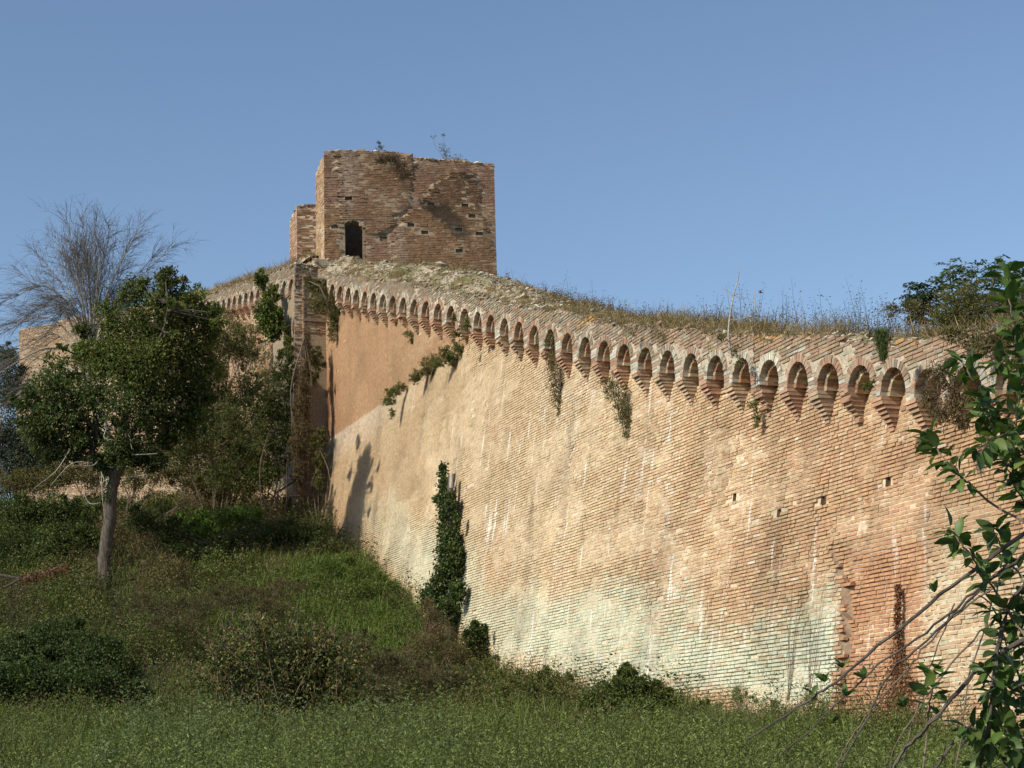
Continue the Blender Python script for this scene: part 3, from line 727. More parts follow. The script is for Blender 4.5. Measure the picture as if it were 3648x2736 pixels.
def w_tower(a, z):
    rl, rr, rc = rough_l(a, z), rough_r(a, z), rough_c(a, z)
    n = fbm(a * .8, z * .8, seed=181); n2 = fbm(a * 2, z * .5, seed=182)
    sm = ~(rl | rr | rc)
    x0, zt = tpx(1160, 1060); wh = np.exp(-((a - x0) / .22) ** 2 - ((z - zt) / .75) ** 2)
    x1, z1 = tpx(700, 430); wl = np.exp(-((a - x1) / .30) ** 2 - ((z - z1) / 1.1) ** 2)
    dk = 2.2 * rr * sst(tpx(1700, 850)[1], tpx(1700, 620)[1], z)
    dk = np.clip(dk + .8 * rl * sst(.5, .65, n2), 0, 2.2)
    red = rr * sst(tpx(1550, 1050)[1], tpx(1550, 1350)[1], z) * sst(.45, .6, n2)
    return np.stack([sm * 2.2 + .08 + red * 1.2, .25 + 1.2 * (rl | rr) + rc * .5, .12 + .5 * rl * n + 1.6 * dk, .15 + wh * 5 + .9 * rl * n2 + .35 * sm * n2 + wl * 2.5, .15 + 1.4 * rc + .7 * rr + .3 * rl, .02 + wl * 2.0 + wh * .8], 1)
T_HOLES = [tpx(x, y) for x, y in [(745, 628), (1460, 682), (1740, 684), (1780, 783), (1270, 872), (1410, 928), (1650, 918), (1850, 942), (1660, 1103), (1045, 965), (1045, 1000), (585, 870)]]
plain_wall(tower, Wtw, 0, TW, 17.8, 24.6, 971, w_tower, keep=lambda a, z: (z < tw_top(a)) & ~in_door(a, z, .03), holes=T_HOLES, partname='front_wall', pal=PAL_T, mat=M_TOWER, rough=.006, mcol=(.30, .24, .17), limit=300, prot=tw_prot, tone=.93)
rngd = np.random.default_rng(6)
def door_ring():
    geos = []; nv = 13; e = np.linspace(0, math.pi, nv + 1)
    for i in range(nv):
        b0, b1 = e[i] + .02, e[i + 1] - .02; r0, r1 = drad, drad + .2
        S = np.array([dcx - r0 * math.cos(b0), dcx - r0 * math.cos(b1), dcx - r1 * math.cos(b1), dcx - r1 * math.cos(b0)] * 2); Z = np.array([dzc + .8 * r0 * math.sin(b0), dzc + .8 * r0 * math.sin(b1), dzc + .88 * r1 * math.sin(b1), dzc + .88 * r1 * math.sin(b0)] * 2)
        c = np.array([(.33, .27, .20), (.27, .21, .14), (.36, .31, .25)])[rngd.integers(3)]
        geos.append((Wtw(S, Z, np.array([-.7] * 4 + [.03 + rngd.normal(0, .008)] * 4)), np.array([[4, 5, 6, 7], [0, 1, 5, 4], [1, 2, 6, 5], [2, 3, 7, 6], [3, 0, 4, 7]]), None, np.repeat([c], 8, 0)))
    return join(geos)
add('door_arch', door_ring(), M_TOWER, tower)
# body: thick walls round a dark chamber
DEP = 4.2
def Wl(d, z, n):
    """left face of the tower, d metres back from the corner"""
    d, z, n = np.broadcast_arrays(np.asarray(d, float), np.asarray(z, float), np.asarray(n, float))
    return np.stack([TF[0] + Dv[0] * d + Nv[0] * n, TF[1] + Dv[1] * d + Nv[1] * n, z], -1)
def left_top(d): return tl[0, 1] - .02 - .28 * sst(.3, 1.3, np.asarray(d, float)) + (fbm(np.asarray(d) * 3, np.asarray(d) * 0, seed=191) - .5) * .1
plain_wall(tower, Wl, 0, 1.22, 17.6, 24.4, 972, lambda d, z: np.stack([.5 + .8 * sst(21.5, 23, z), .3 + 0 * d, .1 + 0 * d, .4 + 0 * d, .9 + 0 * d, .25 + 0 * d], 1), keep=lambda d, z: z < left_top(d), partname='side_wall', pal=np.array([(.42, .25, .17), TAN, BROWN, GREY, (.50, .35, .19), CREAM]), mat=M_TOWER)
def slab(name, pts, z0, z1, c, parent, mat=M_TOWER):
    n = len(pts); P = np.array(pts); V = np.concatenate([np.c_[P, np.full(n, z0)], np.c_[P, np.full(n, z1)]])
    Q = [[i, (i + 1) % n, (i + 1) % n + n, i + n] for i in range(n)]; Q += [[3, 2, 1, 0], [4, 5, 6, 7]]
    return add(name, (V, np.array(Q), None, np.repeat([list(c)], 2 * n, 0)), mat, parent)
DB = np.array([-.085, .996, 0])
def tp(a, d, o=0.0): p = TF + Uu * a + DB * d; return p[:2]
BC = (.24, .18, .12)
zt0 = float(tl[:, 1].min()) - .12
slab('wall_core', [tp(.05, .05), tp(dl, .05), tp(dl, .8), tp(.05, .8)], 17.6, zt0, BC, tower)
slab('wall_core', [tp(dr, .05), tp(TW - .01, .05), tp(TW - .01, .8), tp(dr, .8)], 17.6, zt0, BC, tower)
slab('wall_core', [tp(dl - .01, .06), tp(dr + .01, .06), tp(dr + .01, .79), tp(dl - .01, .79)], dtop + .02, zt0 - .01, BC, tower)
slab('wall_core', [tp(.05, .8), tp(.7, .8), tp(.7, DEP), tp(.05, DEP)], 17.6, zt0 - .25, BC, tower)
slab('wall_core', [tp(TW - .7, .8), tp(TW - .01, .8), tp(TW - .01, DEP), tp(TW - .7, DEP)], 17.6, zt0 - .02, BC, tower)
slab('wall_core', [tp(.7, DEP - .7), tp(TW - .7, DEP - .7), tp(TW - .7, DEP), tp(.7, DEP)], 17.6, zt0 - .3, (.30, .22, .15), tower)
slab('chamber_floor', [tp(.2, .06), tp(TW - .2, .06), tp(TW - .2, DEP - .2), tp(.2, DEP - .2)], 17.5, dz0 - .05, (.3, .25, .18), tower)
def tower_rubble():
    rng = np.random.default_rng(15); n = 900
    a = rng.uniform(0.02, TW - .02, n); d = rng.uniform(.0, .8, n) ** 1.6; sz = rng.gamma(2, .028, n) + .02
    P = np.array([np.r_[tp(a[i], d[i] + .04), 0] for i in range(n)]); P[:, 2] = np.interp(a, tl[:, 0], tl[:, 1]) - .02 + sst(.05, .5, d) * .08
    m = (rng.random(n) > .25); g = rock_field(P[m], np.minimum(sz[m], .12), rng, rubble_cols(m.sum(), rng))
    # low mound under the stones
    A = np.linspace(.0, TW, 60); Dd = np.linspace(.05, .9, 8); aa, dd = np.meshgrid(A, Dd, indexing='ij')
    V = np.array([np.r_[tp(x, y), 0] for x, y in zip(aa.ravel(), dd.ravel())]); V[:, 2] = tw_top(aa.ravel()) - .04 + .10 * np.sin(np.clip(dd.ravel() / .9, 0, 1) * 3.14)
    k = len(Dd); q = np.arange(len(A) - 1)[:, None] * k + np.arange(k - 1)[None]
    m2 = (V, np.stack([q, q + k, q + k + 1, q + 1], -1).reshape(-1, 4), None, np.repeat([[.33, .27, .19]], len(V), 0))
    o = add('rubble', join([g, m2]), M_RUBBLE, tower); o['kind'] = 'stuff'
tower_rubble()

pier = None
def build_pier():
    d0 = 1.2; C = TF + Dv * d0
    def front(x, y):
        x, y = 950 + x / 2.458, 450 + y / 2.458; return pt(x, y, C[1])
    wdt = .70; z0, z1 = front(262, 1275)[2], front(300, 690)[2]
    p = thing('pier', 'narrow brick turret stub overhanging the wall beside the tower', 'turret', (C[0] - .4, C[1] + .4, z0))
    E_ = np.array([-math.cos(R(14)), -math.sin(R(14)) * .6, 0]); E_ /= np.linalg.norm(E_); Fn = np.array([E_[1], -E_[0], 0]); Fn = -Fn if Fn[1] > 0 else Fn
    def Wa(a, z, n):
        a, z, n = np.broadcast_arrays(np.asarray(a, float), np.asarray(z, float), np.asarray(n, float))
        return np.stack([C[0] + E_[0] * a + Fn[0] * n, C[1] + E_[1] * a + Fn[1] * n, z], -1)
    C2 = C + E_ * wdt
    def Wb(d, z, n):
        d, z, n = np.broadcast_arrays(np.asarray(d, float), np.asarray(z, float), np.asarray(n, float))
        return np.stack([C2[0] + Dv[0] * d + Nv[0] * n, C2[1] + Dv[1] * d + Nv[1] * n, z], -1)
    pt_top = lambda a: z1 + .02 - .10 * sst(.45, .7, np.asarray(a, float)) + (fbm(np.asarray(a) * 5, np.asarray(a) * 0, seed=3) - .5) * .06
    plain_wall(p, Wa, 0, wdt, z0, z1 + .1, 981, lambda a, z: np.stack([.5 + 0 * a, .8 + 0 * a, .5 + .5 * sst(22, 23, z), .5 + 0 * a, .9 + 0 * a, .05 + 0 * a], 1), keep=lambda a, z: z < pt_top(a), partname='front_wall', pal=PAL_T, mat=M_TOWER, rough=.008)
    plain_wall(p, Wb, 0, 1.15, z0, z1 + .1, 982, lambda a, z: np.stack([1.0 + 0 * a, .4 + 0 * a, .1 + 0 * a, .3 + 0 * a, .4 + 0 * a, .2 + 0 * a], 1), keep=lambda a, z: z < z1 - .12 - .2 * np.asarray(a) ** 2, partname='side_wall', pal=np.array([(.44, .25, .19), TAN, BROWN, GREY, (.45, .30, .18), CREAM]), mat=M_TOWER)
    c = [(C + Fn * -.03)[:2], (C2 + Fn * -.03 + Dv * .03 - Nv * .03)[:2], (C2 + Dv * 1.13 - Nv * .03)[:2], (C + Dv * 1.15)[:2]]
    slab('core', c, z0 + .01, z1 - .34, BC, p)
    c2 = [(C + Fn * .06)[:2], (C2 + Fn * .06 + Nv * .06)[:2], (C2 + Dv * 1.2 + Nv * .06)[:2], (C + Dv * 1.2)[:2]]
    slab('base_slab', c2, z0 - .13, z0 - .005, (.24, .20, .15), p)
    c3 = [(C + Dv * .1)[:2], (C2 - Nv * .05 + Dv * .06)[:2], (C2 + Dv * 1.1 - Nv * .05)[:2], (C + Dv * 1.1)[:2]]
    slab('foot', c3, 18.6, z0 - .128, (.40, .27, .18), p)
    rng = np.random.default_rng(77); n = 160; a, d = rng.uniform(0, wdt, n), rng.uniform(0, 1.0, n)
    P = C + E_ * a[:, None] + Dv * d[:, None]; P[:, 2] = z1 - .02 - .3 * d - .05 * a
    o = add('rubble', rock_field(P, rng.uniform(.03, .09, n), rng, rubble_cols(n, rng)), M_RUBBLE, p); o['kind'] = 'stuff'
build_pier()

# ================================================================== plants: builders
def unit(v): return v / (np.linalg.norm(v, axis=-1, keepdims=True) + 1e-9)
def leaves(P, axis, L, Wd, col, rng, fold=.15, updir=None):
    """one folded diamond per leaf"""
    P = np.asarray(P, float); n = len(P); axis = unit(axis)
    ref = rng.normal(0, 1, (n, 3)) if updir is None else updir
    side = unit(np.cross(axis, ref)); nrm = np.cross(side, axis)
    L = np.broadcast_to(L, n)[:, None]; Wd = np.broadcast_to(Wd, n)[:, None]
    mid = P + axis * L * .45 + nrm * L * fold
    V = np.stack([P, mid + side * Wd / 2, P + axis * L, mid - side * Wd / 2], 1).reshape(-1, 3)
    Q = np.arange(n * 4).reshape(-1, 4)
    return V, Q, None, np.repeat(col, 4, 0)
def tube(path, r0, r1, sides=5, col=(.2, .16, .12)):
    P = np.asarray(path, float); k = len(P); r = np.linspace(r0, r1, k)
    t = np.gradient(P, axis=0); t = unit(t); ref = np.array([.31, .17, .93]) if abs(t[0, 2]) < .9 else np.array([1, .2, .1])
    a = unit(np.cross(t, ref)); b = np.cross(t, a)
    an = np.linspace(0, 2 * math.pi, sides, endpoint=False)
    V = (P[:, None] + r[:, None, None] * (np.cos(an)[None, :, None] * a[:, None] + np.sin(an)[None, :, None] * b[:, None])).reshape(-1, 3)
    i = np.arange(k - 1)[:, None] * sides; j = np.arange(sides)[None]; j2 = (j + 1) % sides
    Q = np.stack([i + j, i + j2, i + sides + j2, i + sides + j], -1).reshape(-1, 4)
    return V, Q, None, np.repeat([list(col)], len(V), 0)
def wander(p, d, L, k, wig, rng, grav=0.0):
    """a crooked path"""
    P = [np.asarray(p, float)]; d = unit(np.asarray(d, float)); st = L / k
    for i in range(k):
        d = unit(d + rng.normal(0, wig, 3) + np.array([0, 0, grav])); P.append(P[-1] + d * st)
    return np.array(P)
def smooth_path(pts, k=4):
    P = np.asarray(pts, float); n = len(P)
    Pe = np.concatenate([[2 * P[0] - P[1]], P, [2 * P[-1] - P[-2]]]); out = []
    for i in range(n - 1):
        a, b, c, d = Pe[i:i + 4]
        for t in np.linspace(0, 1, k, endpoint=False):
            out.append(.5 * ((2 * b) + (-a + c) * t + (2 * a - 5 * b + 4 * c - d) * t * t + (-a + 3 * b - 3 * c + d) * t ** 3))
    out.append(P[-1]); return np.array(out)
def pal_pick(pal, n, rng, var=.25):
    pal = np.asarray(pal); return pal[rng.integers(0, len(pal), n)] * rng.uniform(1 - var, 1 + var, (n, 1))
def foliage_blob(c, rad, n_sub, per, leaf_l, leaf_w, pal, rng, flat=.0, droop=-.2, shell=.55):
    """leaves in small sprays spread through an ellipsoid; returns leaf geometry and spray centres"""
    c = np.asarray(c, float); rad = np.asarray(rad, float)
    u = unit(rng.normal(0, 1, (n_sub, 3))); rr = rng.random(n_sub)[:, None] ** shell
    S = c + u * rr * rad
    sr = float(np.mean(rad)) * rng.uniform(.12, .30, n_sub)
    tone = rng.uniform(.7, 1.25, n_sub)
    P = np.repeat(S, per, 0) + rng.normal(0, 1, (n_sub * per, 3)) * np.repeat(sr, per)[:, None] * np.array([1, 1, .7])
    out = unit(np.repeat(u, per, 0) * .6 + rng.normal(0, .7, (n_sub * per, 3)) + np.array([0, 0, droop]))
    col = pal_pick(pal, n_sub * per, rng) * np.repeat(tone, per)[:, None]
    return leaves(P, out, leaf_l * rng.uniform(.6, 1.3, n_sub * per), leaf_w * rng.uniform(.6, 1.3, n_sub * per), col, rng), S
def bush(name, label, cat, base, blobs, leaf_l, leaf_w, pal, seed, mat=None, stem_r=.03, stem_mat=None, dens=1.0, per=14, group=None, trunk=None, n_twig=3, droop=-.2, crown='foliage', shell=.55, stems=True):
    """blobs: (centre, radii, sprays)"""
    rng = np.random.default_rng(seed); base = np.asarray(base, float)
    t = thing(name, label, cat, base, group)
    G, B = [], []
    nodes = [base] if trunk is None else list(trunk)
    for c, rad, ns in blobs:
        bare = ns < 0; ns = abs(ns)
        c = np.asarray(c, float); g, S = foliage_blob(c, rad, max(2, int(ns * dens)), per, leaf_l, leaf_w, pal, rng, droop=droop, shell=shell); G.append(g)
        if not stems or bare: continue
        nb = nodes[int(np.argmin([np.linalg.norm(q - c) + .3 * max(0, q[2] - c[2]) for q in nodes]))]
        mid = (nb + c) / 2 + rng.normal(0, .1, 3) * np.linalg.norm(c - nb); pth = smooth_path([nb, mid, c], 4)
        L = np.linalg.norm(c - nb); B.append(tube(pth, stem_r * (.5 + .2 * min(L, 2)), stem_r * .3, 5))
        for k in rng.integers(0, len(S), min(len(S), int(n_twig * max(1, ns / 40)))):
            m = (c + S[k]) / 2 + rng.normal(0, .05, 3); st = pth[rng.integers(len(pth) // 2, len(pth))]
            B.append(tube([st, (st + S[k]) / 2 + rng.normal(0, .06, 3), S[k]], stem_r * .3, stem_r * .10, 3))
    o = add(crown, join(G), mat or M_LEAF, t); o['kind'] = 'stuff'
    if B: add('stems', join(B), stem_mat or M_TWIG, t)['kind'] = 'stuff'
    return t, rng
GRN = [(0.093, 0.133, 0.0286), (0.12, 0.154, 0.0338), (0.075, 0.1092, 0.026), (0.1575, 0.168, 0.0442)]
DKG = [(0.0435, 0.0702, 0.02), (0.058, 0.0891, 0.025), (0.0754, 0.1026, 0.0275), (0.0348, 0.0567, 0.0175)]
OLV = [(0.13, 0.1313, 0.042), (0.1495, 0.135, 0.048), (0.104, 0.115, 0.036), (0.1885, 0.16, 0.0624)]
DRY = [(.16, .115, .06), (.12, .085, .045), (.20, .15, .085), (.10, .075, .045)]
YEL = [(.22, .17, .035), (.26, .20, .06), (.15, .14, .03), (.10, .11, .03)]
def ell(x, y, Y, rx, ry, dy=None):
    """blob at pixel (x, y), depth Y, radii given in photo pixels"""
    k = Y / FPX; return pt(x, y, Y), (rx * k, (dy if dy else rx * k), ry * k)

# ------------------------------------------------------------------ the leafy tree on the bank
def leafy_tree():
    Yt = 54.5; b = pt(371, 2052, Yt); b[2] = ground_z(b[0], b[1]) - .1
    rng = np.random.default_rng(301)
    t = thing('leafy_tree', 'dark leafy tree with a bare grey trunk standing on the grassy bank', 'tree', b)
    px = lambda x, y, d=0: pt(x, y, Yt + d)
    trunk = smooth_path([b, px(374, 1990), px(379, 1930), px(392, 1850), px(394, 1770), px(414, 1680)], 5); trunk[1:-1] += rng.normal(0, .012, (len(trunk) - 2, 3))
    r_ = np.linspace(.24, .19, len(trunk))
    G = [tube(trunk, .20, .17, 12), tube([b + np.array([0, 0, -.1]), b + np.array([.02, 0, .25]), b + np.array([.03, 0, .7])], .28, .17, 12)]
    L1 = smooth_path([px(412, 1690), px(365, 1672), px(335, 1655), px(330, 1600), px(345, 1530), px(330, 1430)], 4)
    L2 = smooth_path([px(412, 1690), px(440, 1640), px(452, 1560), px(448, 1470), px(460, 1370), px(450, 1250)], 4)
    L3 = smooth_path([px(450, 1560), px(510, 1490, .5), px(570, 1420, .8), px(640, 1360, 1.0)], 4)
    L4 = smooth_path([px(345, 1540), px(280, 1470, -.5), px(200, 1420, -.8)], 4)
    L5 = smooth_path([px(455, 1400), px(520, 1280, -.4), px(580, 1180, -.5), px(600, 1080, -.5)], 4)
    L6 = smooth_path([px(335, 1440), px(300, 1330, .6), px(330, 1200, .6)], 4)
    for L, a, c in ((L1, .15, .06), (L2, .17, .05), (L3, .08, .025), (L4, .08, .025), (L5, .07, .02), (L6, .06, .02)): G.append(tube(L, a, c, 8))
    add('trunk', join(G), M_BARK, t, True)
    # split strip of pale wood and ivy on the trunk's sunny side
    add('bare_wood', tube(smooth_path([px(362, 1690, -.25), px(364, 1760, -.25), px(372, 1835, -.22)], 4), .018, .008, 5), M_PALE, t)
    n = 500; P = np.array([px(rng.uniform(368, 392), rng.uniform(1640, 1790), rng.uniform(-.3, -.15)) for _ in range(n)])
    o = add('ivy', leaves(P, rng.normal(0, 1, (n, 3)) + [0, -.5, -.3], .05, .045, pal_pick(DKG, n, rng), rng), M_GLOSS, t); o['kind'] = 'stuff'
    nodes = np.concatenate([L1, L2, L3, L4, L5, L6])
    blobs = [(450, 1180, 90, 110, 0), (560, 1150, 110, 90, .3), (660, 1120, 80, 70, .5), (620, 1260, 130, 110, .6), (720, 1230, 60, 70, .8), (500, 1300, 120, 110, -.5), (390, 1270, 90, 100, -.3), (680, 1390, 90, 80, .9), (560, 1430, 120, 100, .4),
             (420, 1430, 120, 110, -.6), (310, 1390, 100, 100, -.3), (230, 1450, 90, 90, -.5), (180, 1380, 70, 70, -.6), (150, 1500, 80, 80, -.4), (280, 1540, 90, 80, .2), (470, 1560, 110, 70, .2), (620, 1520, 90, 70, .6), (345, 1640, 45, 40, -.2), (420, 1600, 60, 50, -.4),
             (380, 1120, 45, 60, .2), (470, 1040, 40, 60, .1), (600, 985, 35, 55, 0), (610, 1050, 45, 50, .1), (560, 1060, 50, 50, .2), (690, 1050, 50, 40, .3), (110, 1440, 50, 50, -.2), (140, 1560, 60, 50, .3), (210, 1300, 60, 50, .4), (770, 1300, 40, 60, 1.0), (540, 1640, 60, 40, .3), (250, 1610, 60, 45, 0), (700, 1470, 60, 50, .8), (300, 1240, 40, 40, .4), (740, 1140, 40, 40, .6)]
    C, T = [], []
    k = Yt / FPX
    for i in range(75):                                             # loose sprays breaking the outline
        (x, y, rx, ry, d) = blobs[rng.integers(0, 34)]; a = rng.uniform(0, 6.28); q = rng.uniform(.9, 1.45)
        r = rng.uniform(12, 34); blobs.append((x + math.cos(a) * rx * q, y + math.sin(a) * ry * q, r, r * rng.uniform(.7, 1.3), d + rng.normal(0, .7)))
    for (x, y, rx, ry, d) in blobs:
        c = px(x, y, d); rad = (rx * k * .95, rx * k * 1.05, ry * k * .92); ns = int(5 + rx * ry / 62 * rng.uniform(.45, 1.35))
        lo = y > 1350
        pal = (DKG + GRN[2:3] + OLV[:1]) if lo else (GRN + GRN + DKG[2:3] + OLV[:2])  # shaded underside of the crown painted with a darker leaf palette
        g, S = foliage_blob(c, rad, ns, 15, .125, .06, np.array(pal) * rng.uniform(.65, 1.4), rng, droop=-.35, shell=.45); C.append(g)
        nb = nodes[int(np.argmin(np.linalg.norm(nodes - c, axis=1)))]
        T.append(tube(smooth_path([nb, (nb + c) / 2 + rng.normal(0, .12, 3), c], 3), .03, .012, 4))
        for q in rng.integers(0, len(S), 6): T.append(tube([c, (c + S[q]) / 2 + rng.normal(0, .06, 3), S[q]], .012, .004, 3))
    o = add('branches', join(T), M_BARK, t); o['kind'] = 'stuff'
    o = add('crown', join(C), M_LEAF, t); o['kind'] = 'stuff'
    # pale dead twigs under the crown
    T = []
    for (x0, y0, x1, y1) in [(375, 1520, 470, 1600), (350, 1640, 250, 1660), (360, 1680, 300, 1760), (300, 1760, 360, 1790), (455, 1700, 520, 1680), (470, 1620, 560, 1615), (330, 1650, 180, 1730), (380, 1525, 430, 1570), (250, 1600, 120, 1740)]:
        p, q = px(x0, y0, -.5), px(x1, y1, -.9); m = (p + q) / 2 + rng.normal(0, .15, 3); add('dead_twig', tube(smooth_path([p, m, q], 4), .016, .006, 4), M_PALE, t)
leafy_tree()

# ------------------------------------------------------------------ bare willow behind it
def bare_tree():
    Yt = 60.0; px = lambda x, y, d=0: pt(x, y, Yt + d)
    b = px(385, 1760); b[2] = ground_z(b[0], b[1]) - .1
    rng = np.random.default_rng(311)
    t = thing('bare_tree', 'bare pale-limbed tree with a fan of fine twigs against the sky', 'tree', b)
    fork = px(325, 1260)
    G = [tube(smooth_path([b, px(392, 1620), px(360, 1480), px(318, 1370), fork], 4), .15, .09, 8)]
    T = []
    tips = [(240, 780, 0), (290, 760, .4), (340, 790, -.3), (200, 830, .6), (390, 800, .5), (460, 850, 0), (500, 780, -.5), (540, 900, .4), (610, 860, .2), (130, 880, .4), (80, 960, 0), (310, 900, 1.0), (360, 870, -.8), (270, 950, -.8), (430, 960, .8), (500, 1000, -.5), (400, 1050, .3),
            (20, 1050, .2), (60, 1130, -.5), (-20, 1180, .3), (40, 1260, -.2), (-40, 1330, .4), (20, 1420, .1), (560, 1060, .2), (180, 1000, -.6), (120, 1090, .6), (220, 1100, -.9)]
    for i, (x, y, d) in enumerate(tips):
        side = (x - 330) / 300.0; start = fork + (px(318, 1380) - fork) * rng.random() * .8
        hi = y < 1020
        m1 = px(330 + (x - 330) * (.30 if hi else .45), 1260 + (y - 1260) * (.45 if hi else .75) - (0 if hi else 70), d * .5)
        e = px(x, y + 20, d); L = smooth_path([start, m1, e], 7)
        G.append(tube(L, rng.uniform(.030, .05), .009, 5))
        for k in range(44):
            q = L[rng.integers(5, len(L))]; j = 1.0
            dr = unit((e - m1) * .8 / max(np.linalg.norm(e - m1), .1) + rng.normal(0, .36, 3) + np.array([side * .5, 0, .25]))
            w = wander(q, dr, rng.uniform(.5, 1.35), 6, .11, rng, -.085 - .05 * rng.random()); T.append(tube(w, .0065, .0028, 3))
            for z in range(4):
                q2 = w[rng.integers(2, 6)]; w2 = wander(q2, dr + rng.normal(0, .45, 3), rng.uniform(.25, .6), 4, .12, rng, -.12); T.append(tube(w2, .0042, .0022, 3))
    for k in range(520):                                            # the dense tuft at the top
        q = px(rng.normal(300, 45), rng.normal(960, 60), rng.normal(0, .5)); w = wander(q, np.array([rng.normal(.05, .22), rng.normal(0, .2), 1.0]), rng.uniform(.6, 1.15), 7, .07, rng, -.10); T.append(tube(w, .006, .003, 3))
    add('limbs', join(G), M_PALE, t, True); o = add('twigs', join(T), solid_mat('grey_twig', (.12, .105, .09), .9, .1, 30, .3), t); o['kind'] = 'stuff'
bare_tree()

# ------------------------------------------------------------------ shrubs before the far wall
def shr(name, label, Y, items, pal, seed, leaf=(.09, .035), cat='shrub', basepx=None, mat=None, per=15, dens=1.0, droop=-.2, shell=.55, stem_r=.03, group=None, sink=0.0, by_up=True):
    bl = []; rs = np.random.default_rng(seed + 5000); items = list(items); nmain = len(items)
    for (x, y, rx, ry, d) in list(items):                           # ragged edge: small sprays round every mass
        for k in range(4):
            a = rs.uniform(-.3, 3.44); q = rs.uniform(.85, 1.25); r = rs.uniform(.12, .32)
            items.append((x + math.cos(a) * rx * q, y - abs(math.sin(a)) * ry * q * (1 if by_up else -1), rx * r, ry * r * rs.uniform(.8, 1.6), d + rs.normal(0, .25)))
    for i, (x, y, rx, ry, d) in enumerate(items):
        c, rad = ell(x, y, Y + d, rx, ry); bl.append((c, rad, (-1 if i >= nmain else 1) * (5 + rx * ry / 27.0 * (Y / 55.0) ** 1.0)))
    bx_, by_ = basepx; b = pt(bx_, by_, Y); b[2] = min(b[2], float(ground_z(b[0], b[1]))) if basepx[1] > 1500 else b[2]
    return bush(name, label, cat, b, bl, leaf[0], leaf[1], np.array(pal), seed, mat, stem_r, per=per, dens=dens, droop=droop, shell=shell, group=group)
shr('tall_shrub', 'tall olive shrub with pale stems in front of the far wall', 62.6, [(760, 1300, 60, 80, .5), (820, 1230, 60, 70, .8), (790, 1420, 80, 90, 0), (730, 1500, 70, 80, 0), (830, 1530, 70, 90, .2), (760, 1620, 80, 80, 0), (850, 1660, 70, 70, .2), (690, 1400, 50, 70, .3), (880, 1380, 40, 70, .6), (870, 1260, 35, 60, .9), (720, 1690, 80, 60, 0), (820, 1740, 90, 50, 0), (680, 1320, 40, 60, .4), (760, 1200, 40, 40, .8)], OLV + GRN[:2] + DRY[:1], 321, basepx=(800, 1790), dens=.8)
shr('green_shrub', 'dense green shrub filling the corner left of the iron gate', 62.6, [(920, 1480, 60, 90, 0), (970, 1420, 50, 80, .3), (900, 1600, 70, 90, 0), (980, 1560, 50, 90, .2), (950, 1690, 60, 70, 0), (1010, 1330, 30, 70, .6), (880, 1720, 60, 50, 0), (990, 1660, 35, 60, .2), (1000, 1480, 35, 70, .3)], GRN + DKG + OLV[:1], 322, basepx=(940, 1790))
shr('wall_climber', 'straggling climber spread over the upper face of the far wall', 67.5, [(880, 1180, 40, 50, 0), (820, 1150, 40, 40, 1.0), (905, 1260, 36, 60, 0), (760, 1120, 40, 35, 2.0), (840, 1240, 50, 50, .6), (940, 1330, 30, 60, -.5)], OLV + DRY[:2] + GRN[:1], 330, leaf=(.09, .03), cat='climber', basepx=(860, 1400), dens=.6, droop=-.5)
shr('dark_shrub', 'very dark shrub between the leafy tree and the green shrub', 59.5, [(700, 1560, 80, 70, 0), (780, 1700, 60, 60, 0), (860, 1600, 50, 70, .4), (650, 1620, 60, 50, 0), (820, 1480, 50, 60, .4)], DKG + OLV + GRN[:1], 323, basepx=(760, 1790), dens=.8)
shr('ivy_clump', 'bright green ivy hanging from the parapet arches of the far wall', 65.0, [(960, 1060, 22, 40, 0), (950, 1120, 40, 50, -.3), (970, 1170, 40, 40, -.4), (930, 1000, 15, 35, .2), (985, 1140, 22, 40, -.3)], GRN + GRN, 324, leaf=(.10, .08), cat='ivy', basepx=(955, 1010), mat=M_GLOSS, dens=1.4)
shr('creeper', 'green and brown creeper spilling over the top of the niche', 62.4, [(1130, 1030, 40, 30, .8), (1170, 1050, 40, 40, .5), (1140, 1080, 40, 45, .3), (1180, 1110, 28, 45, .2), (1185, 1175, 14, 50, .2), (1110, 1010, 25, 22, .9)], OLV + DRY[:2] + GRN[:1], 325, leaf=(.07, .035), cat='creeper', basepx=(1140, 1020), dens=1.2, droop=-.8)
shr('dry_creeper', 'brown withered creeper hanging down the corner beside the niche', 62.6, [(1075, 1430, 22, 60, 0), (1070, 1520, 32, 70, 0), (1060, 1600, 30, 60, 0), (1085, 1330, 14, 70, .2), (1095, 1220, 10, 70, .3), (1065, 1680, 22, 50, 0)], DRY + DRY + OLV[:1], 326, by_up=False, leaf=(.08, .022), cat='creeper', basepx=(1085, 1200), mat=M_DRY, dens=2.2, droop=-1.0)
shr('niche_fern', 'small leafy plant rooted in the shaded niche', 63.2, [(1120, 1270, 26, 35, 0), (1115, 1350, 20, 25, 0), (1135, 1300, 20, 25, 0)], OLV + GRN, 327, leaf=(.08, .03), cat='plant', basepx=(1125, 1330))
shr('doorway_ivy', 'ragged ivy trailing over the little doorway beside the gate', 62.6, [(1125, 1570, 22, 40, 0), (1140, 1640, 20, 50, 0), (1135, 1720, 18, 50, 0), (1150, 1560, 18, 30, .2)], OLV + GRN[:2] + DRY[:1], 328, leaf=(.07, .04), cat='ivy', basepx=(1135, 1530), droop=-.8)
shr('corner_creeper', 'leafy creeper climbing the lit edge of the far wall', 63.6, [(1030, 1260, 18, 50, .3), (1035, 1340, 16, 40, .2), (1020, 1200, 10, 40, .4)], GRN + OLV, 329, leaf=(.08, .05), cat='creeper', basepx=(1030, 1400), dens=1.1)
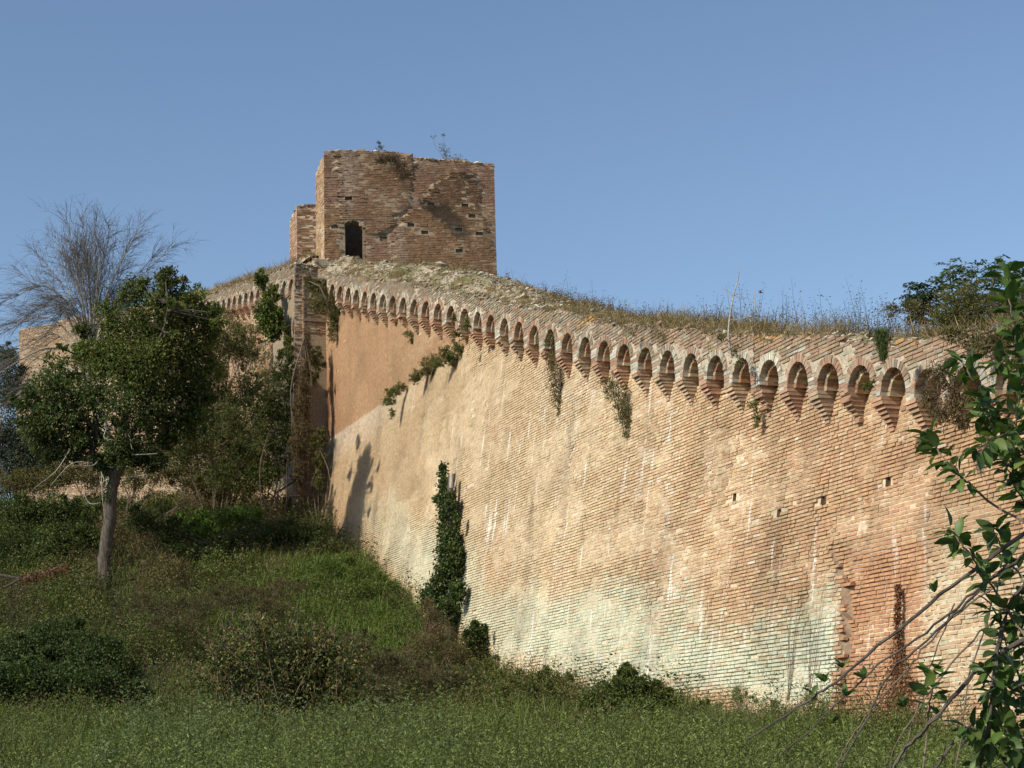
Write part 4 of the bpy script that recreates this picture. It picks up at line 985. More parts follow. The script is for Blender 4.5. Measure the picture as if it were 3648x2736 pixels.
shr('bramble_heap', 'broad dark bramble heap low in the left foreground', 37.0, [(60, 2330, 110, 70, 0), (200, 2290, 120, 70, .5), (330, 2340, 120, 70, 0), (130, 2420, 150, 70, -.6), (320, 2440, 140, 60, -.6), (430, 2400, 70, 55, 0), (20, 2440, 90, 70, -.4), (470, 2470, 60, 40, -.5)], DKG + GRN[2:3] + DKG[1:3], 333, leaf=(.06, .045), basepx=(230, 2540), cat='bramble', dens=1.5)
shr('bramble_bank', 'tall bramble bank left of the leafy tree trunk', 58.0, [(60, 1830, 90, 60, 0), (190, 1820, 90, 55, 0), (290, 1840, 60, 60, 0), (40, 1930, 90, 55, -.8), (180, 1920, 100, 55, -.8), (300, 1930, 70, 55, -.8), (120, 1990, 110, 40, -1.4)], GRN + DKG + DKG, 334, leaf=(.08, .055), basepx=(180, 2040), cat='bramble', dens=.9)
shr('nettle_clump', 'bright green nettle clump on the bank right of the leafy tree trunk', 58.5, [(690, 1870, 60, 35, 0), (780, 1850, 70, 35, 0), (870, 1840, 70, 30, .5), (720, 1920, 50, 35, -.5), (640, 1990, 60, 35, -1.5), (560, 2000, 50, 30, -1.5)], [(.10, .17, .03), (.12, .19, .035), (.08, .13, .025)], 335, leaf=(.12, .04), basepx=(760, 1900), cat='nettles', dens=.9, droop=.3)
shr('dark_bramble', 'dark bramble under the tree shadow below the iron gate', 57.5, [(520, 1850, 70, 45, 0), (620, 1900, 70, 45, 0), (960, 1900, 90, 45, 0), (1060, 1900, 80, 40, 0), (870, 1930, 90, 40, -.4), (1140, 1950, 60, 40, -.5), (760, 1980, 90, 40, -1.0)], DKG + DRY[1:2] + DKG, 336, leaf=(.08, .05), basepx=(900, 1980), cat='bramble', dens=.9)  # dark leaves paint the tree's shade lying on the bank
shr('lush_weeds', 'tall light green weeds on the slope above the ivy stump', 52.5, [(1180, 2030, 70, 45, 0), (1270, 2050, 60, 50, 0), (1350, 2110, 60, 50, -.8), (1230, 2120, 70, 50, -1.0), (1120, 2090, 60, 40, -.4), (1420, 2190, 50, 45, -2.0), (1320, 2200, 60, 45, -2.2)], [(.12, .18, .035), (.10, .15, .03), (.14, .17, .05)] + GRN[:1], 337, leaf=(.13, .022), basepx=(1250, 2150), cat='weeds', dens=1.0, droop=.8)
shr('rusty_weeds', 'rust-brown weed patch on the slope below the leafy tree', 47.0, [(560, 2170, 90, 45, 0), (700, 2160, 100, 45, 0), (850, 2130, 90, 45, 1.0), (980, 2110, 80, 40, 1.5), (640, 2230, 90, 40, -1.2), (1000, 2180, 70, 40, 0)], [(.115, .078, .048), (.095, .07, .042), (.08, .085, .03), (.07, .08, .028)], 338, leaf=(.11, .014), basepx=(750, 2240), cat='weeds', mat=M_DRY, dens=.9, droop=.8)  # weed palette darkened to carry the bank's partial shade
shr('brown_weeds', 'dark brown weed thicket between the yellowing shrub and the wall', 39.5, [(1330, 2370, 80, 55, 0), (1430, 2400, 80, 55, 0), (1540, 2430, 70, 50, -.4), (1380, 2460, 90, 45, -.8), (1640, 2430, 60, 50, 0), (1280, 2300, 50, 40, .8)], [(.11, .078, .05), (.09, .068, .042), (.07, .078, .028), (.06, .07, .026)], 339, leaf=(.09, .014), basepx=(1430, 2520), cat='weeds', mat=M_DRY, dens=1.2, droop=.7)
shr('corner_weeds', 'green weeds heaped where the slope meets the wall foot', 42.0, [(1740, 2390, 60, 45, 0), (1800, 2430, 60, 40, -.6), (1700, 2440, 70, 40, -.8), (1860, 2450, 50, 35, -1.5)], GRN + OLV, 340, leaf=(.08, .03), basepx=(1750, 2480), cat='weeds', dens=1.1, droop=.4)
# left background
shr('grey_bush', 'grey-green thicket at the left edge behind the leafy tree', 66.0, [(40, 1380, 70, 90, 0), (120, 1620, 90, 90, 0), (20, 1560, 90, 110, 0), (60, 1680, 100, 60, 0), (180, 1690, 80, 50, 0), (10, 1280, 40, 60, .5)], [(.07, .085, .05), (.055, .07, .04), (.09, .10, .06)], 331, leaf=(.11, .045), basepx=(60, 1760), dens=.9, cat='thicket')  # greyed leaf palette puts distance haze into the colour
shr('brown_bush', 'russet undergrowth beneath the leafy tree by the far wall', 62.0, [(250, 1680, 70, 40, 0), (330, 1700, 60, 40, 0), (580, 1680, 90, 40, 0), (680, 1720, 80, 35, 0), (480, 1710, 70, 35, 0), (140, 1720, 90, 50, 0), (30, 1730, 80, 50, 0), (400, 1650, 60, 50, .5), (620, 1600, 70, 60, .5), (520, 1610, 60, 60, .6), (750, 1740, 60, 40, 0)], DRY + OLV + GRN[:2], 332, leaf=(.10, .03), basepx=(450, 1770), mat=M_DRY, cat='undergrowth')

# ------------------------------------------------------------------ ivy-clad stump and its neighbours at the foot of the wall
def ivy_stump():
    Yt = 47.8; px = lambda x, y, d=0: Wm(*hit_scarp(x, y, .30), .30) + np.array([0, d, 0]); rng = np.random.default_rng(341)
    b = px(1600, 2215); b[2] = ground_z(b[0], b[1]) - .1
    t = thing('ivy_stump', 'tall broken stump wrapped in dark ivy in front of the wall', 'tree', b)
    add('trunk', join([tube(smooth_path([b, px(1592, 2050), px(1600, 1850), px(1606, 1690)], 4), .16, .07, 9), tube(smooth_path([px(1592, 2020), px(1580, 1840), px(1580, 1665)], 4), .05, .012, 6)]), M_BARK, t)
    add('stub', tube([px(1606, 1740), px(1608, 1710), px(1609, 1688)], .055, .05, 8), M_PALE, t)
    bl = [(1580, 1680, 8, 30), (1582, 1740, 14, 40), (1590, 1800, 20, 40), (1592, 1860, 24, 40), (1600, 1920, 30, 40), (1606, 1970, 40, 38), (1604, 2020, 42, 36), (1590, 2080, 50, 40), (1575, 2130, 55, 42), (1590, 2180, 45, 40), (1545, 2120, 30, 40), (1628, 2110, 22, 40), (1560, 1780, 10, 14), (1607, 1790, 12, 40), (1628, 1850, 5, 25), (1530, 2140, 22, 30)]
    G = []
    k = Yt / FPX
    for (x, y, rx, ry) in bl:
        g, S = foliage_blob(px(x, y, -.12), (rx * k * 1.15 + .03, rx * k * .9 + .03, ry * k * 1.1), int(26 + rx * ry / 12), 9, .075, .065, np.array(DKG + DKG + GRN[:2] + [(.055, .085, .035)]), rng, droop=-.6, shell=.4); G.append(g)
    o = add('ivy', join(G), M_GLOSS, t); o['kind'] = 'stuff'
ivy_stump()
shr('ivy_bush', 'small pointed ivy bush against the wall foot', 45.2, [(1700, 2290, 40, 40, 0), (1705, 2240, 22, 30, 0), (1730, 2330, 40, 40, 0), (1690, 2350, 50, 30, 0), (1760, 2360, 30, 30, -.3)], DKG + GRN[:1], 342, leaf=(.07, .055), basepx=(1710, 2380), mat=M_GLOSS, dens=1.6)
shr('foot_bush', 'rounded green bush growing at the foot of the wall', 33.4, [(2180, 2480, 70, 60, 0), (2260, 2450, 60, 50, 0), (2330, 2490, 70, 50, 0), (2120, 2530, 60, 45, 0), (2240, 2540, 110, 50, -.3), (2400, 2530, 50, 35, 0), (2230, 2400, 25, 30, .2)], GRN + DKG[:2] + OLV[:1], 343, leaf=(.06, .03), basepx=(2250, 2600), dens=1.9, per=18)
shr('feathery_clump', 'feathery light green weeds overlapping the wall foot below the pale patch', 29.5, [(2560, 2560, 80, 40, 0), (2700, 2540, 70, 45, 0), (2820, 2570, 80, 40, 0), (2940, 2560, 60, 45, 0), (2450, 2580, 70, 30, 0), (2640, 2490, 20, 40, .2), (2880, 2500, 22, 45, 0)], [(.17, .21, .07), (.13, .17, .055), (.10, .14, .045), (.20, .20, .09)], 346, leaf=(.06, .010), basepx=(2700, 2630), cat='weeds', dens=1.1, droop=.8)
shr('wall_foot_clump', 'green weeds bunched at the wall foot just right of the rounded bush', 31.5, [(2470, 2530, 50, 40, 0), (2540, 2560, 60, 35, -.3), (2400, 2570, 60, 30, -.3)], GRN + OLV, 347, leaf=(.06, .02), basepx=(2470, 2600), cat='weeds', dens=1.3, droop=.5)
shr('low_bush', 'low leafy weeds between the ivy bush and the rounded bush', 38.0, [(1960, 2430, 60, 40, 0), (1880, 2440, 60, 40, 0), (2010, 2470, 60, 40, -.4), (1830, 2470, 50, 30, -.3)], GRN + OLV, 344, leaf=(.06, .025), basepx=(1930, 2500), dens=1.6)
shr('dry_weed_clump', 'dry brown weed clump rising in front of the ivy stump', 44.0, [(1560, 2240, 40, 60, 0), (1520, 2290, 60, 50, 0), (1600, 2320, 50, 50, 0), (1450, 2350, 70, 40, 0), (1530, 2180, 18, 40, 0)], DRY + DRY + OLV[:1], 345, leaf=(.07, .012), basepx=(1540, 2380), mat=M_DRY, dens=1.2, droop=.5, cat='weeds')

# ------------------------------------------------------------------ yellowing shrub in the foreground dip
def yellow_shrub():
    Yt = 33.5; px = lambda x, y, d=0: pt(x, y, Yt + d); rng = np.random.default_rng(351); k = Yt / FPX
    b = px(980, 2590); b[2] = ground_z(b[0], b[1]) - .05
    t = thing('yellowing_shrub', 'wide shrub with upright brown stems and curled yellowing leaves', 'shrub', b)
    T, L = [], []
    for i in range(105):
        x0 = rng.uniform(740, 1240); e = (rng.uniform(700, 1310), 0); d = rng.uniform(-.8, .8)
        topy = 2120 + abs(e[0] - 1000) * .42 + rng.uniform(-10, 140) + (60 if 1000 < e[0] < 1060 else 0)
        p0 = px(x0, 2600, d); p0[2] = ground_z(p0[0], p0[1]); p1 = px(e[0], topy, d)
        pth = smooth_path([p0, (p0 + p1) / 2 + rng.normal(0, .08, 3), p1], 5); T.append(tube(pth, .009, .004, 4))
        m = 125; ii = rng.beta(2.2, 1.0, m); q = np.array([pth[min(int(v * (len(pth) - 1)), len(pth) - 1)] for v in ii]) + rng.normal(0, .10, (m, 3))
        ax = rng.normal(0, 1, (m, 3)) + [0, 0, -.35]
        young = rng.random(m) < .26
        col = np.where(young[:, None], pal_pick(YEL + [(.36, .29, .10), (.32, .25, .07)], m, rng), pal_pick(DKG + OLV[:3] + DRY[1:2], m, rng))  # dark olive leaves, kept numerous to paint the shadowed interior too
        L.append(leaves(q, ax, np.where(young, rng.uniform(.04, .11, m), rng.uniform(.07, .15, m)), np.where(young, rng.uniform(.015, .035, m), rng.uniform(.03, .07, m)), col, rng, .25))
    add('stems', join(T), M_TWIG, t)['kind'] = 'stuff'; o = add('foliage', join(L), M_LEAF, t); o['kind'] = 'stuff'
yellow_shrub()

# ================================================================== ground vegetation
def wall_x(y):
    """x of the wall foot at distance y (everything left of it is open ground)"""
    s = (y - P0[1]) / Dv[1]; p = Wm(s, base_z(s), 0); s = s - (p[..., 1] - y) / Dv[1]; p = Wm(s, base_z(s), 0)
    return np.where(y > 64, -6.7 - (y - 64) * .384, p[..., 0])
_wy = np.linspace(2, 130, 260); _wx = wall_x(_wy)
def scatter(n, y0, y1, rng, pw=0.0, xl=-.37, xr=.34):
    """points on the ground inside the view and a little beside it"""
    u = rng.random(n * 2); q = 2.0 - pw
    y = (y0 ** q + u * (y1 ** q - y0 ** q)) ** (1 / q)
    x = rng.uniform(xl, xr, len(y)) * y
    ok = x < np.interp(y, _wy, _wx) - .02
    return x[ok][:n], y[ok][:n]
def hveg(x, y):
    m = fbm(x * .55, y * .42, seed=201); f = fbm(x * 1.8, y * 1.6, seed=202)
    h = .12 + .75 * sst(.38, .72, m) + .25 * (f - .4)
    return np.clip(h, .05, 1.1) * (.55 + .45 * sst(20, 34, y))
def zone(x, y):
    """mix of plants: bramble, lush grass, dry weeds"""
    a = fbm(x * .30, y * .22, seed=211); b = fbm(x * .5, y * .35, seed=212)
    lush = np.exp(-((x + 5.0) / 3.2) ** 2 - ((y - 53.5) / 5.0) ** 2) * .9 + np.exp(-((x + 3.2) / 2.0) ** 2 - ((y - 49) / 4) ** 2) + np.exp(-((x + 8) / 2.5) ** 2 - ((y - 58) / 2.5) ** 2) * .8
    lush = lush + .5 * sst(.55, .7, b)
    dry = sst(.52, .68, a) * .9 + .8 * np.exp(-((x + 2.6) / 2.2) ** 2 - ((y - 43) / 4.0) ** 2) + .7 * np.exp(-((x + 8) / 3.0) ** 2 - ((y - 46) / 3.0) ** 2)
    return lush, dry
G1 = np.array([(0.09, 0.119, 0.0286), (0.1125, 0.14, 0.0338), (0.063, 0.0868, 0.0234), (0.1425, 0.154, 0.0442)])
G2 = np.array([(0.1148, 0.1875, 0.0288), (0.1485, 0.2125, 0.0384), (0.0945, 0.15, 0.0264), (0.1755, 0.2125, 0.054)])
G3 = np.array([(0.1313, 0.1688, 0.0682), (0.1063, 0.1438, 0.055), (0.1562, 0.1875, 0.0792), (0.0875, 0.125, 0.0462)])
D1 = np.array([(0.1812, 0.126, 0.0644), (0.1375, 0.096, 0.0506), (0.225, 0.162, 0.0862), (0.1187, 0.096, 0.0483)])
def stuff(name, label, cat, geo, mat):
    o = add(name, geo, mat); o['label'] = label; o['category'] = cat; o['kind'] = 'stuff'; return o
def build_undergrowth():
    rng = np.random.default_rng(221); G = []
    x, y = scatter(170000, 27, 80, rng, pw=.4)
    lush, dry = zone(x, y); h = hveg(x, y)
    k = np.where(rng.random(len(x)) < .20 + .45 * np.clip(dry, 0, 1), 1, 0); gap = sst(.50, .38, fbm(x * .9, y * .6, seed=225)); h = h * (1 - .7 * gap); keep = (rng.random(len(x)) > .55 * np.clip(lush, 0, 1)) & (rng.random(len(x)) > .75 * gap)
    x, y, h, k = x[keep], y[keep], h[keep], k[keep]; n = len(x)
    t = rng.random(n) ** .45
    P = np.stack([x, y, ground_z(x, y) + h * t], 1); P += rng.normal(0, .04, (n, 3))
    tone = (.75 + .5 * fbm(x * 2.5, y * 2.5, seed=223))[:, None]
    c = np.where((k == 1)[:, None], pal_pick(D1, n, rng) * .8, pal_pick(G1, n, rng) * .82) * tone  # leaf colours lowered: bank shade painted in place of trees out of view
    ax = rng.normal(0, 1, (n, 3)) + np.where((k == 1)[:, None], [0, 0, 1.2], [0, 0, .25])
    sc_ = np.clip(y / 50, .5, 1.15)
    L = np.where(k == 1, rng.uniform(.08, .2, n), rng.uniform(.05, .11, n)) * sc_; Wd = np.where(k == 1, .014, rng.uniform(.03, .065, n)) * sc_
    stuff('undergrowth', 'tangled brambles, nettles and withered weeds covering the bank', 'undergrowth', leaves(P, ax, L, Wd, c, rng), M_LEAF)
    # broad-leaved weeds standing up out of the tangle
    wx, wy = scatter(3000, 33, 66, rng, pw=.35); cl = fbm(wx * .8, wy * .6, seed=227); ok = rng.random(len(wx)) < sst(.36, .6, cl) + .15; wx, wy = wx[ok], wy[ok]
    hh = (rng.gamma(5, .13, len(wx)) * (.6 + .9 * sst(.4, .65, fbm(wx * .8, wy * .6, seed=227)[...]))).clip(.25, 1.35)
    stuff('bank_weeds', 'rank dark green weeds standing knee to waist high on the bank', 'weeds', feathery(np.stack([wx, wy], 1), hh, np.concatenate([G1 * .9, G1 * .7, G2 * .7, np.array(OLV) * .7]), rng, 40, .10, .038, .16, up=.15), M_LEAF)
    # mounds of bramble, nettle and dry stalks
    mx, my = scatter(300, 29, 76, rng, pw=.2); lu, dr = zone(mx, my); G = []
    for i in range(len(mx)):
        r = rng.uniform(.35, 1.15) * (.6 + .4 * min(my[i] / 45, 1.2)); hh = rng.uniform(.45, 1.3) * (1.0 if my[i] > 36 else .55)
        if wall_x(my[i]) - mx[i] < r * .6: continue
        kd = rng.random(); dry = kd < .10 + .35 * min(dr[i], 1); lush = (not dry) and kd > 1 - .6 * min(lu[i], 1)
        n = int(560 * r * (.5 + hh)) ; u = unit(rng.normal(0, 1, (n, 3))); u[:, 2] = np.abs(u[:, 2]); q = rng.random((n, 1)) ** .28
        P = u * q * [r, r, hh] * (1 + .35 * (fbm(u[:, 0] * 2 + i, u[:, 1] * 2, u[:, 2] * 2, seed=5) - .5))[:, None] + [mx[i], my[i], 0]
        P[:, 2] += ground_z(P[:, 0], P[:, 1]); pal = D1 if dry else (G2 * .8 if lush else (G1 if rng.random() < .7 else np.array(OLV) * .8))
        ax = u * .5 + rng.normal(0, .7, (n, 3)) + [0, 0, .5 if dry or lush else .0]; k_ = my[i] / 50
        G.append(leaves(P, ax, (rng.uniform(.08, .18, n) if dry or lush else rng.uniform(.05, .10, n)) * (.6 + .5 * k_), (.018 if dry or lush else .05) * (.6 + .5 * k_), pal_pick(pal, n, rng) * rng.uniform(.75, 1.25), rng))
    stuff('bramble_mounds', 'humps of bramble, nettle and brown stalks swelling out of the bank', 'undergrowth', join(G), M_LEAF)
    # grass
    x, y = scatter(150000, 26, 68, rng, pw=.3); lush, dry = zone(x, y)
    keep = rng.random(len(x)) < .10 + .95 * np.clip(lush, 0, 1); x, y, lush = x[keep], y[keep], lush[keep]; n = len(x)
    P = np.stack([x, y, ground_z(x, y) + .55 * hveg(x, y) * rng.random(n)], 1)
    lean = rng.normal(0, .42, (n, 3)); lean[:, 2] = 1
    c = np.where((rng.random(n) < np.clip(lush, .1, 1))[:, None], pal_pick(G2, n, rng), pal_pick(G1, n, rng))
    stuff('grass', 'lush green grass in tufts on the bank', 'grass', leaves(P, lean, rng.uniform(.22, .55, n), rng.uniform(.010, .022, n), c, rng, .1), M_LEAF)
def feathery(xy, hts, pal, rng, nleaf=26, ll=.05, lw=.011, spread=.06, zf=None, stem_col=(.09, .09, .045), up=.55):
    """upright weeds: a leaning stem with small leaves all the way up"""
    n = len(xy); x, y = xy[:, 0], xy[:, 1]; z = ground_z(x, y) if zf is None else zf
    b = np.stack([x, y, z], 1); lean = rng.normal(0, .16, (n, 3)); lean[:, 2] = 1; lean = unit(lean); bend = rng.normal(0, .12, (n, 3)); bend[:, 2] = 0
    t = np.tile(np.linspace(.12, 1, nleaf), (n, 1)) + rng.normal(0, .03, (n, nleaf))
    C = b[:, None] + lean[:, None] * (t * hts[:, None])[..., None] + bend[:, None] * (t ** 2 * hts[:, None])[..., None]
    P = C.reshape(-1, 3); m = len(P); tt = t.ravel()
    side = rng.normal(0, 1, (m, 3)); side[:, 2] = 0; side = unit(side)
    P = P + side * (spread * rng.random(m) * (1.1 - .7 * tt) * np.repeat(hts, nleaf))[:, None] * 1.6
    ax = side + np.array([0, 0, 1]) * rng.uniform(up - .4, up + .5, m)[:, None]
    tone = np.repeat(rng.uniform(.7, 1.25, n), nleaf)[:, None]
    g1 = leaves(P, ax, ll * rng.uniform(.5, 1.3, m), lw * rng.uniform(.7, 1.5, m), pal_pick(pal, m, rng) * tone, rng)
    # stems as thin three-sided needles
    tip = C[:, -1]; mid = C[:, nleaf // 2]; r = .0035
    o3 = np.array([[1, 0, 0], [-.5, .87, 0], [-.5, -.87, 0]]) * r
    V = np.concatenate([b[:, None] + o3[None] * 1.3, mid[:, None] + o3[None], tip[:, None] + o3[None] * .3], 1).reshape(-1, 3)
    f = np.array([[0, 1, 4, 3], [1, 2, 5, 4], [2, 0, 3, 5], [3, 4, 7, 6], [4, 5, 8, 7], [5, 3, 6, 8]])
    Q = ((np.arange(n) * 9)[:, None, None] + f[None]).reshape(-1, 4)
    return join([g1, (V, Q, None, np.repeat([list(stem_col)], len(V), 0))])
build_undergrowth()
def build_meadow():
    rng = np.random.default_rng(231)
    x, y = scatter(9500, 15, 37, rng, pw=.6)
    pat = fbm(x * .5, y * .3, seed=233)
    cl = sst(.40, .66, fbm(x * 1.1, y * .8, seed=234)); h = rng.uniform(.22, .60, len(x)) * (.5 + .6 * pat) + .55 * cl * rng.random(len(x)) ** 1.5
    stuff('meadow_weeds', 'feathery grey-green weeds filling the foreground meadow', 'weeds', feathery(np.stack([x, y], 1), h, np.concatenate([G3 * [1.35, 1.32, .9], np.array([(.21, .25, .07), (.17, .22, .06), (.13, .18, .055), (.10, .14, .05)])]), rng, 36, .060, .013, .14), M_LEAF)
    px_ = rng.uniform(330, 1650, 150); yy = rng.uniform(25, 32, 150); P = np.array([pt(a, 2600, b) for a, b in zip(px_, yy)])
    hh = rng.gamma(6, .11, 150).clip(.35, 1.15)
    stuff('mugwort_band', 'row of pale grey-green weed spikes before the yellowing shrub', 'weeds', feathery(np.repeat(P[:, :2], 3, 0) + rng.normal(0, .07, (450, 2)), np.repeat(hh, 3) * rng.uniform(.6, 1.05, 450), G3 * 1.25, rng, 46, .075, .017, .15), M_LEAF)
    # low mat of small leaves under them
    x, y = scatter(160000, 16, 36, rng, pw=.7); n = len(x); h = hveg(x, y) * .7 * (.5 + sst(.4, .65, fbm(x * 1.1, y * .8, seed=234)))
    P = np.stack([x, y, ground_z(x, y) + h * rng.random(n) ** .6], 1); s_ = np.clip(y / 26, .35, 1.2)
    pn = fbm(x * .45, y * .3, seed=236); c = pal_pick(np.concatenate([G3 * [1.3, 1.3, .85], G1 * 1.25]), n, rng) * (.45 + .9 * fbm(x * 1.2, y * .8, seed=235))[:, None]
    c = mix(c, np.array([.15, .135, .045]), .55 * sst(.55, .7, pn) * rng.random(n))
    c = np.where((rng.random(n) < .05)[:, None], pal_pick(np.array(YEL) * .8, n, rng), c)
    ax = rng.normal(0, 1, (n, 3)) + [0, 0, .5]
    stuff('ground_cover', 'low mat of small leaves under the meadow weeds', 'ground cover', leaves(P, ax, rng.uniform(.025, .065, n) * s_, rng.uniform(.008, .020, n) * s_, c, rng), M_LEAF)
    # taller dry and green weeds along the foot of the wall and the bank
    x, y = scatter(3600, 32, 64, rng, pw=.4); lush, dry = zone(x, y); ok = rng.random(len(x)) < .25 + dry; x, y = x[ok], y[ok]
    stuff('dry_weeds', 'brown seeded weed stalks standing on the bank', 'weeds', feathery(np.stack([x, y], 1), rng.gamma(5, .16, len(x)).clip(.35, 1.5), np.concatenate([D1, D1, G1[:2]]), rng, 30, .07, .016, .07, stem_col=(.10, .07, .04)), M_DRY)
    s = rng.uniform(-3.5, 36, 900); p = Wm(s, base_z(s), rng.uniform(.12, 1.1, 900))
    stuff('wall_foot_weeds', 'green weeds growing along the foot of the wall', 'weeds', feathery(p[:, :2], rng.gamma(4, .16, 900).clip(.3, 1.3), np.concatenate([G3, G1, np.array(OLV)]), rng, 34, .07, .018, .12), M_LEAF)
build_meadow()
def single_weed(name, label, x, ytop, Y, pal, seed, n=5, cat='weed', ll=.07, lw=.018, spread=.14):
    rng = np.random.default_rng(seed); p = pt(x, ytop, Y); g = float(ground_z(p[0], p[1])); h = p[2] - g
    t = thing(name, label, cat, (p[0], p[1], g))
    xy = np.array([p[:2]]) + rng.normal(0, .06, (n, 2)); xy[0] = p[:2]
    hs = np.r_[h, h * rng.uniform(.5, .85, n - 1)]
    o = add('foliage', feathery(xy, hs, np.array(pal), rng, 70, ll, lw, spread), M_LEAF, t); o['kind'] = 'stuff'
single_weed('tall_mugwort', 'tallest grey-green weed spike standing alone in the foreground', 490, 2262, 29.0, G3 * 1.25, 241, 4)
single_weed('mugwort', 'grey-green weed spike just left of the yellowing shrub', 640, 2370, 29.5, G3 * 1.15, 242, 4)
single_weed('weed_tuft', 'bushy grey-green weed in front of the yellowing shrub', 880, 2480, 27.0, G3 * 1.1, 243, 9)
single_weed('weed_clump', 'grey-green weed clump at the right foot of the yellowing shrub', 1210, 2460, 28.0, G3 * 1.1, 244, 9)
single_weed('slender_weed', 'slender weed leaning against the pale green stain on the wall', 2870, 2370, 27.0, G3 * 1.1, 245, 3, lw=.010)

# ================================================================== plants on the wall and its crest
def crest_point(s, d): return Wp(s, crest_z(s, d, par_top), -d)
def build_crest_weeds():
    rng = np.random.default_rng(251)
    n = 1700; s = np.concatenate([rng.uniform(-7, 22, n - 120), rng.uniform(22, 37, 120)]); d = rng.uniform(.5, 2.2, n)
    dens = fbm(s * .5, s * 0, seed=253); ok = rng.random(n) < .25 + 1.1 * sst(.4, .6, dens) + .5 * sst(8, 0, s); s, d = s[ok], d[ok]; p = crest_point(s, d)
    h = rng.gamma(3, .11, len(s)) * (.6 + .8 * sst(14, 4, s)); h = np.clip(h, .12, .95)
    stuff('crest_weeds', 'thin brown and olive weeds bristling along the crest of the wall', 'weeds', feathery(p[:, :2], h, np.concatenate([D1, D1 * 1.2, np.array(OLV), np.array([(.13, .075, .055), (.16, .09, .07)])]), rng, 15, .045, .016, .16, zf=p[:, 2] - .02, stem_col=(.13, .10, .065), up=.2), M_DRY)
    n = 700; s = np.concatenate([rng.uniform(-7, 16, 420), rng.uniform(16, 38, 280)]); d = np.abs(rng.normal(.5, .5, n)); ok = fbm(s * .6, d * .8, seed=255) > .42; s, d = s[ok], d[ok]; n = len(s)
    p = np.repeat(crest_point(s, d), 40, 0); m = len(p); r = np.repeat(rng.uniform(.06, .22, n) * (1 + .8 * sst(16, 8, s)), 40)
    p = p + rng.normal(0, 1, (m, 3)) * r[:, None] * [.6, .6, .12]; ax = rng.normal(0, .6, (m, 3)); ax[:, 2] = .8
    stuff('crest_tufts', 'dry grass tufts scattered over the rubble crest', 'grass', leaves(p, ax, r * rng.uniform(.6, 1.5, m), .010, pal_pick(np.concatenate([D1 * 1.7, D1 * 1.4, np.array(OLV)]), m, rng), rng), M_DRY)
    n = 160; s = rng.uniform(FLS, FLE, n); d = np.abs(rng.normal(.4, .5, n)); p = np.repeat(Wfp(s, crest_z(s, d, fl_top), -d), 30, 0); m = len(p)
    p = p + rng.normal(0, .08, (m, 3)); ax = rng.normal(0, .6, (m, 3)); ax[:, 2] = .8
    stuff('far_crest_tufts', 'brown tufts along the top of the far wall', 'grass', leaves(p, ax, rng.uniform(.1, .3, m), .014, pal_pick(np.concatenate([D1 * 1.6, D1 * 1.3]), m, rng), rng), M_DRY)
build_crest_weeds()
def hang(name, label, Y, items, pal, seed, leaf=(.05, .018), mat=None, dens=1.0, cat='hanging plant', basepx=None, droop=-1.0, shell=.6):
    bl = [(*ell(x, y, Y + d, rx, ry, dy=.10), 7 + rx * ry / 34.0 * (Y / 40.0)) for (x, y, rx, ry, d) in items]
    b = pt(*basepx, Y) if basepx else bl[0][0]
    return bush(name, label, cat, b, bl, leaf[0], leaf[1], np.array(pal), seed, mat, .012, per=14, dens=dens, droop=droop, shell=shell, group='plants growing on the old walls')
hang('hanging_weed', 'long brownish plant hanging from an arch in the middle of the wall', 42.55, [(1965, 1215, 28, 40, .1), (1970, 1290, 30, 50, 0), (1978, 1360, 32, 50, -.1), (1985, 1420, 24, 45, -.1), (1995, 1465, 10, 25, -.1)], DRY + OLV + OLV, 261, basepx=(1975, 1180))
hang('drooping_weed', 'brown and green plant drooping below the corbels, pointed at its end', 38.45, [(2165, 1370, 30, 30, .1), (2195, 1400, 42, 45, 0), (2215, 1450, 38, 45, -.1), (2225, 1500, 20, 35, -.1), (2226, 1540, 7, 20, -.1)], DRY[:2] + OLV + GRN[:1], 262, basepx=(2180, 1320))
hang('green_weed', 'small light green plant dangling from a corbel on the right half', 32.45, [(2700, 1400, 22, 28, 0), (2690, 1440, 24, 28, 0), (2700, 1480, 20, 25, 0), (2690, 1510, 12, 18, 0), (2720, 1420, 15, 25, 0)], GRN + YEL[2:] + OLV, 263, leaf=(.045, .022), basepx=(2690, 1370), dens=.7)
hang('brown_weed', 'withered brown plant smothering the arches behind the sapling', 25.5, [(3360, 1330, 55, 60, 0), (3400, 1400, 60, 60, 0), (3360, 1470, 50, 60, 0), (3430, 1480, 40, 70, 0), (3300, 1410, 30, 50, 0)], DRY + DRY + OLV[:2], 264, basepx=(3370, 1270), dens=.9)
hang('ledge_weed', 'lowest of the green plants on the slanting ledge, near the niche', 55.1, [(1400, 1395, 28, 22, 0), (1385, 1425, 26, 22, 0), (1393, 1465, 8, 25, 0), (1430, 1375, 22, 16, 0)], OLV + GRN, 265, leaf=(.07, .035), basepx=(1410, 1370), droop=-.3)
hang('ledge_shrub', 'dark olive plant in the middle of the slanting ledge', 53.1, [(1490, 1335, 26, 26, 0), (1475, 1350, 18, 18, 0), (1540, 1290, 40, 30, -.6), (1525, 1320, 30, 22, -.4)], OLV + DRY[:1] + GRN[:1], 266, leaf=(.07, .03), basepx=(1500, 1320), droop=-.2)
hang('ledge_bush', 'broad green plant at the upper end of the slanting ledge under the corbels', 50.6, [(1590, 1260, 36, 30, 0), (1640, 1240, 34, 28, -.3), (1610, 1285, 30, 22, 0), (1690, 1255, 22, 30, -.8), (1560, 1290, 30, 20, .2)], OLV + GRN, 267, leaf=(.07, .035), basepx=(1610, 1250), droop=-.3)
